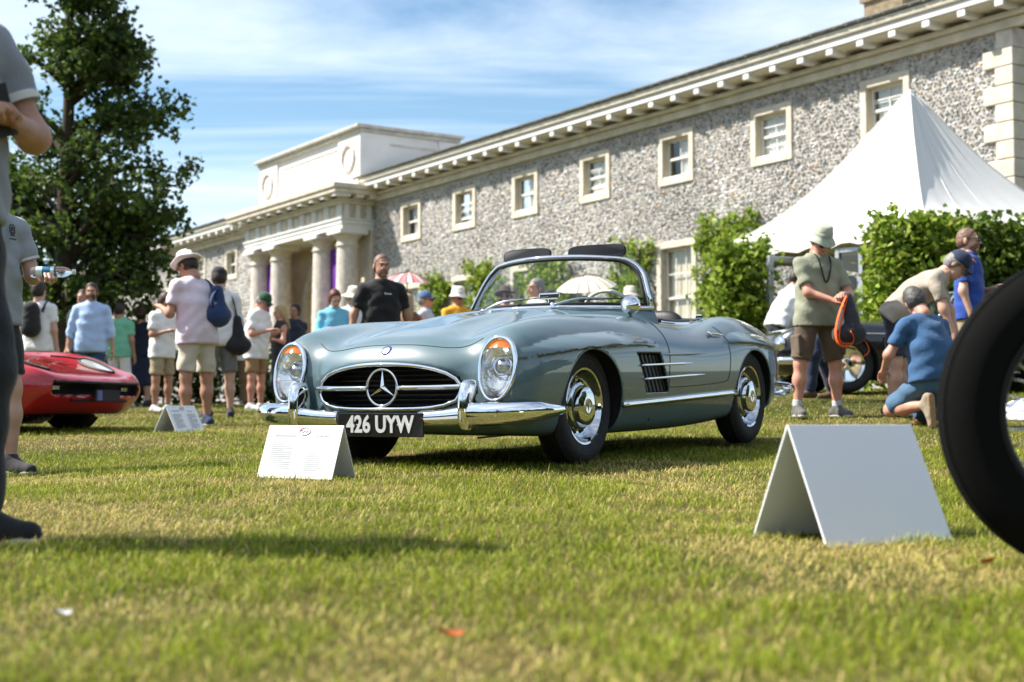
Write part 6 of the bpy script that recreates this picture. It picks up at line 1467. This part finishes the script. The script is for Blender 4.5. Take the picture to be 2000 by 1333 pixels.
sling('backpack', 'navy blue drawstring backpack slung on the pink tee man', 'bag', G, [(bx + np.array([0, .01, -.10]), bx + np.array([.02, .02, .16]), .115, .065), (bx + np.array([-.06, .0, -.08]), bx + np.array([.06, .02, -.08]), .10, .10)], 1, .013, cloth('navy_bag', (.02, .045, .13)), [[G['sh'][-1] + np.array([.05, -.12, -.10]), G['sh'][-1] + np.array([.045, -.02, .075]), G['sh'][-1] + np.array([.03, .10, .0]), bx + np.array([.02, .03, .17])], [bx + np.array([.1, .05, -.12]), bx + np.array([.13, .06, .05]), bx + np.array([.05, .05, .18])]], cloth('navy_strap', (.015, .03, .10)))
Hh = person('man in black cap and long white shirt with grey shorts', 428, 17.4, 1.84, head=-150, top=('white_long_shirt', white, 1.9, .10), bottom=('grey_shorts', (.16, .16, .155), .85), shoes=dshoe, hair=(*HD, 'short'), hat=('cap', 'black_cap', black), neck=(10, -35))
bx = Hh['hip'] + np.array([-.20, .10, .06])
sling('shoulder_bag', 'black shoulder bag hanging behind the black cap man', 'bag', Hh, [(bx + np.array([0, 0, -.16]), bx + np.array([.02, 0, .16]), .12, .06), (bx + np.array([-.08, 0, -.14]), bx + np.array([.08, 0, -.14]), .09, .09)], 1, .012, cloth('black_bag', black), [[bx + np.array([.02, 0, .2]), Hh['sh'][-1] + np.array([.06, .12, -.05]), Hh['sh'][-1] + np.array([.08, .0, .08])]], cloth('black_bag', black))
person('man in white shirt, straw hat and brown trousers behind the black cap man', 462, 26.8, 1.78, head=175, top=('white_shirt', white, 1.4, .1), bottom=('brown_trousers', (.17, .11, .06), 1.9), shoes=dshoe, hair=(*HG, 'short'), hat=('sun', 'straw', (.50, .40, .24)))
Jp = person('man in green cap, white shirt and tan shorts reading a phone', 500, 21.3, 1.79, head=68, skin='red', top=('white_shirt', white, .85, .17), bottom=('tan_shorts', (.30, .18, .085), .75), shoes=trainers, hair=(*HG, 'short'), hat=('cap', 'green_cap', (.012, .07, .035)), glasses=1, neck=(30, 0), arms=phone, belly=.05, lean=3, bend=5, cell=.016)
person('blond woman in long black sleeveless dress with red trim', 548, 23.4, 1.70, head=-62, skin='red', female=True, top=('black_vest', (.02, .012, .016), 0, .08), bottom=('black_dress', (.014, .014, .017), 'skirt'), shoes=bshoe, hair=(*HB, 'long'), arms=phone, neck=(12, 0))
person('dark haired man in navy waistcoat behind the blond woman', 574, 24.9, 1.80, head=40, skin='tan', top=('navy_waistcoat', (.015, .02, .04), .1, .1), bottom=('navy_trousers', navy, 1.9), shoes=dshoe, hair=(*HD, 'short'), neck=(10, -60))
# behind the silver-blue car
person('auburn haired woman in turquoise shirt looking down', 652, 18.9, 1.68, head=14, female=True, skin='light', top=('turquoise_shirt', (.16, .48, .66), 1.9, .1), bottom=('white_trousers', (.68, .67, .64), 1.9), shoes=trainers, hair=(*HR, 'bob'), neck=(30, 8), arms=phone)
person('person in white shirt and cream bucket hat beside the black tee man', 688, 19.3, 1.72, head=30, skin='light', top=('white_shirt', white, .9, .1), bottom=('cream_shorts', (.5, .46, .36), .9), shoes=trainers, hair=(*HG, 'short'), hat=('sun', 'cream_cotton', (.60, .55, .44)), neck=(22, 20))
Op = person('shaven headed bearded man in plain black tee walking past', 744, 15.6, 1.86, head=14, skin='tan', top=('black_tee', (.010, .010, .011), .75, .12), bottom=('dark_jeans', (.02, .025, .04), 1.9), shoes=dshoe, hair=('stubble', (.17, .10, .07), 'buzz', 1), neck=(2, 6), shape=1.03, cell=.014, arms=dict(L=((.32, .16, -1), (.16, .05, -1)), R=((-.34, .0, -1), (-.16, -.18, -1))))
e = tag(MB().box((-.034, .003, 0), (.014, .018, .002)).box((.008, 0, 0), (.058, .010, .002)).build('chest_print', mat('print_white', (.7, .7, .7), .7), Op['root']), kind='stuff'); e.location = Op['mid'] + np.array([.055, -.150, .17]); e.rotation_euler = (R(84), 0, R(6))
person('long haired woman under the striped parasol', 797, 20.4, 1.70, head=170, female=True, skin='tan', top=('brown_top', (.20, .07, .04), 0, .1), bottom=('brown_skirt', (.18, .08, .05), 'skirt'), shoes=bshoe, hair=('ashblond', (.36, .26, .16), 'long'))
person('man in blue cap and checked shirt with sunglasses', 831, 21.2, 1.78, head=76, skin='red', top=('blue_check_shirt', (.42, .48, .60), .9, .1), bottom=('navy_trousers', navy, 1.9), shoes=dshoe, hair=(*HG, 'short'), hat=('cap', 'faded_blue_cap', (.06, .12, .24)), glasses=1)
person('man in white bucket hat and yellow jacket', 893, 20.5, 1.80, head=34, skin='tan', top=('yellow_jacket', (.75, .36, .012), 1.9, .1), bottom=('grey_trousers', (.15, .15, .15), 1.9), shoes=dshoe, hair=(*HG, 'short'), hat=('bucket', 'white_cotton', (.72, .68, .60)), glasses=1, neck=(12, 0))
person('person in dark hat and sunglasses seen through the windscreen', 987, 20.0, 1.76, head=30, skin='red', top=('maroon_shirt', (.10, .02, .025), .8, .1), bottom=('navy_trousers', navy, 1.9), shoes=dshoe, hair=(*HD, 'short'), hat=('fedora', 'brown_felt', (.07, .035, .022)), glasses=1)
person('grey haired man in white shirt seen through the windscreen', 1047, 18.4, 1.78, head=-60, skin='red', top=('white_shirt', white, .9, .1), bottom=('navy_trousers', navy, 1.9), shoes=dshoe, hair=(*HG, 'short'))
person('person in black cap seen through the windscreen', 1075, 20.5, 1.76, head=150, skin='tan', top=('white_tee', white, .6, .1), bottom=('navy_trousers', navy, 1.9), shoes=dshoe, hair=(*HD, 'short'), hat=('cap', 'black_cap', black))
Vv = person('auburn haired woman in white holding a cream parasol', 1143, 20.2, 1.66, head=165, female=True, skin='light', top=('white_blouse', white, .8, .1), bottom=('cream_skirt', (.6, .55, .45), 'skirt'), shoes=trainers, hair=(*HR, 'bob'), arms=dict(L=((.2, -.1, -1), (-.1, -.5, 1))), hands=('fist', 'relaxed'))
person('person in cream sun hat seen beside the wing mirror', 1232, 19.8, 1.72, head=20, skin='light', top=('white_tee', white, .6, .1), bottom=('khaki_shorts', khaki, .8), shoes=trainers, hair=(*HG, 'short'), hat=('bucket', 'cream_cotton', (.60, .55, .44)))
def parasol(label, px, Y, z, r, cols, tilt, n=16, name='parasol'):
    x = pix(px, Y); o = thing(name, label, 'parasol', (x, Y, z)); o.rotation_euler = tilt
    for i in range(n):
        a0, a1 = 2 * math.pi * i / n, 2 * math.pi * (i + 1) / n
        P = np.array([[[r * s * math.cos(a0 + (a1 - a0) * f) * (1 - .035 * math.sin(math.pi * f) * s), r * s * math.sin(a0 + (a1 - a0) * f) * (1 - .035 * math.sin(math.pi * f) * s), .42 * r * (1 - s ** 1.9)] for f in (0, .25, .5, .75, 1)] for s in np.linspace(.02, 1, 8)])
        MB().grid(P).build('canopy_panel', cols[i % len(cols)], o, smooth=True)
        MB().tube([[r * s * math.cos(a0), r * s * math.sin(a0), .42 * r * (1 - s ** 1.9) + .004] for s in np.linspace(.03, 1, 7)], .0055, 4).build('rib', mat('rib_brown', (.16, .10, .06), .7), o)
    MB().tube([[0, 0, -.85], [0, 0, .44 * r + .03]], .009, 8).build('shaft', mat('rib_brown'), o); return o
par = mat('cream_parasol', (.74, .69, .58), .8)
parasol('cream pleated parasol seen through the windscreen', 1146, 20.0, zat(562, 20), .43, [par], (R(14), R(-6), 0))
parasol('red and white striped parasol behind the black tee man', 795, 22.0, zat(551, 22), .36, [mat('pink_stripe', (.62, .22, .24), .8), mat('pale_stripe', (.70, .62, .58), .8)], (R(6), R(4), 0), 20)
# right-hand side
person('dark haired man in white shirt and navy trousers stooping by the door frame', 1521, 19.0, 1.74, head=112, skin='tan', top=('white_shirt', white, 1.2, .08), bottom=('navy_trousers', navy, 1.9), shoes=dshoe, hair=(*HD, 'short'), lean=24, bend=8)
person('man in dark suit inside the marquee', 1664, 21.2, 1.72, head=-40, skin='dark', top=('dark_suit', (.03, .02, .02), 1.9, .12), bottom=('dark_trousers', (.012, .014, .022), 1.9), shoes=dshoe, hair=(*HD, 'short'))
person('man in navy trousers and brown shoes hidden behind the bucket hat man', 1604, 15.2, 1.62, head=-75, skin='tan', top=('dark_navy_tee', navy, .6, .1), bottom=('navy_trousers', navy, 1.9), shoes=bshoe, hair=(*HD, 'short'), legs=dict(L=((.08, -.42, -1), (0, -.12, -1)), R=((-.08, .22, -1), (0, .35, -1))), lean=4)
Z = person('man in sage bucket hat, green tee and brown cargo shorts opening a bag', 1597, 13.25, 1.80, head=16, skin='red', top=('sage_tee', (.27, .28, .20), .78, .10), bottom=('brown_cargo_shorts', (.105, .072, .045), .92), shoes=('grey_trainer', (.10, .095, .085)), hair=(*HG, 'short'), hat=('bucket', 'sage_cotton', (.40, .43, .34)), glasses=1, neck=(30, -4), lean=1, bend=5, cell=.013, shape=.98, belly=.02, hands=('fist', 'fist'), arms=dict(L=('ik', (.115, -.27, 1.10)), R=('ik', (.02, -.29, 1.04))), legs=dict(L=((.20, -.03, -1), (.05, .03, -1)), R=((-.20, -.01, -1), (-.06, .04, -1))))
MB().tube(dense(np.array([Z['nb'] + np.array([-.065, .0, .045]), Z['nb'] + np.array([-.055, -.13, -.06]), Z['mid'] + np.array([.01, -.165, .05]), Z['nb'] + np.array([.065, -.12, -.06]), Z['nb'] + np.array([.065, .0, .045])]), 6), .006, 6, flat=(1.6, .6)).build('lanyard', mat('lanyard_black', black, .7), Z['root'], smooth=True)
for g in (1, -1):
    p = Z['kn'][g] * .55 + (Z['hip'] + np.array([g * .09, 0, 0])) * .45 + np.array([g * .085, -.02, -.03]); MB().box(p, (.05, .17, .19), rotm('Y', R(g * 4))).build('cargo_pocket', cloth('brown_cargo_shorts', (.105, .072, .045)), Z['root'], bevel=.02)
    c = Z['an'][g] + np.array([0, .0, .03]); MB().lathe([(.046, -.04), (.047, .02), (.043, .045)], 20, c=c).build('sock', cloth('grey_sock', (.5, .5, .5)), Z['root'], smooth=True)
laces(Z)
hb = (Z['wr'][1] + Z['wr'][-1]) / 2 + np.array([.05, -.075, -.02])
sling('drawstring_bag', 'charcoal drawstring bag with orange cords held by the bucket hat man', 'bag', Z, [(hb + np.array([0, 0, .02]), hb + np.array([.02, 0, -.28]), .045, .115), (hb + np.array([-.07, 0, -.32]), hb + np.array([.09, 0, -.32]), .085, .085)], 1, .0075, cloth('charcoal_bag', (.028, .030, .036)), [[hb + np.array([-.03, -.03, .03]), hb + np.array([-.12, -.05, -.15]), hb + np.array([-.16, -.07, -.36]), hb + np.array([-.08, -.10, -.44]), hb + np.array([.0, -.10, -.38]), hb + np.array([-.04, -.12, -.30])], [hb + np.array([-.02, -.03, .02]), hb + np.array([-.10, -.06, -.2]), hb + np.array([-.13, -.08, -.38]), hb + np.array([-.03, -.11, -.41])], [hb + np.array([.16, .0, -.36]), hb + np.array([.20, -.02, -.46]), hb + np.array([.14, -.03, -.52])]], mat('orange_cord', (.85, .13, .015), .6))
DD = person('bald man in royal blue polo with sunglasses and khaki shorts', 1896, 14.5, 1.82, head=62, skin='light', top=('royal_blue_polo', (.012, .055, .30), .75, .10), bottom=('khaki_shorts', khaki, .85), shoes=trainers, hair=('stubble', (.17, .10, .07), 'buzz', 1), glasses=1, cell=.015, arms=dict(L=((.15, -.3, -1), (-.7, -.7, .15)), R=((-.2, .05, -1), (0, -.3, -1))))
MB().tube(dense(np.array([DD['sh'][-1] + np.array([.03, .09, .03]), DD['sh'][-1] + np.array([.02, .0, .085]), DD['sh'][-1] + np.array([.02, -.10, .0])]), 5), .016, 6, flat=(1, .4)).build('shoulder_stripe', cloth('orange_stripe', (.75, .25, .08)), DD['root'], smooth=True)
BB = person('man in beige tee and navy cap bending far forward', 1752, 13.3, 1.80, head=74, skin='light', top=('beige_tee', (.40, .34, .27), .78, .09), bottom=('navy_shorts', (.025, .025, .05), .85), shoes=dshoe, hair=(*HG, 'short'), hat=('cap', 'navy_cap', (.015, .025, .06)), glasses=1, lean=42, bend=16, neck=(14, -4), cell=.014, arms=dict(L=((.1, -.5, -1), (-.05, -.25, -1)), R=((-.12, -.25, -1), (.0, -.35, -1))), legs=dict(L=((.10, -.10, -1), (.02, .12, -1)), R=((-.12, .02, -1), (-.02, .1, -1))))
CC = person('man in blue tee and denim shorts kneeling on the grass', 1822, 12.0, 1.78, head=-152, skin='red', top=('blue_tee', (.030, .095, .21), .72, .03), bottom=('denim_shorts', (.06, .13, .22), .95), shoes=('tan_sole_shoe', (.30, .24, .17)), hair=('greydark', (.07, .065, .06), 'short'), lean=6, bend=12, neck=(26, -28), hipz=.40, cell=.013, shape=1.08, belly=.03, legs=dict(L=((.14, -.95, -.62), (.0, 1, .10)), R=((-.14, -.80, -.80), (.0, 1, .25))), arms=dict(L=((.45, -.35, -1), (-.5, -.8, -.5)), R=((-.45, -.15, -1), (.35, -.9, -.45))))
MB().tube(dense(np.array([CC['nb'] + CC['M2'] @ np.array([.075 * math.cos(a), .070 * math.sin(a), .02]) for a in np.linspace(0, 2 * math.pi, 14)]), 3), .016, 6).build('neckerchief', cloth('turquoise_scarf', (.02, .36, .60)), CC['root'], smooth=True)
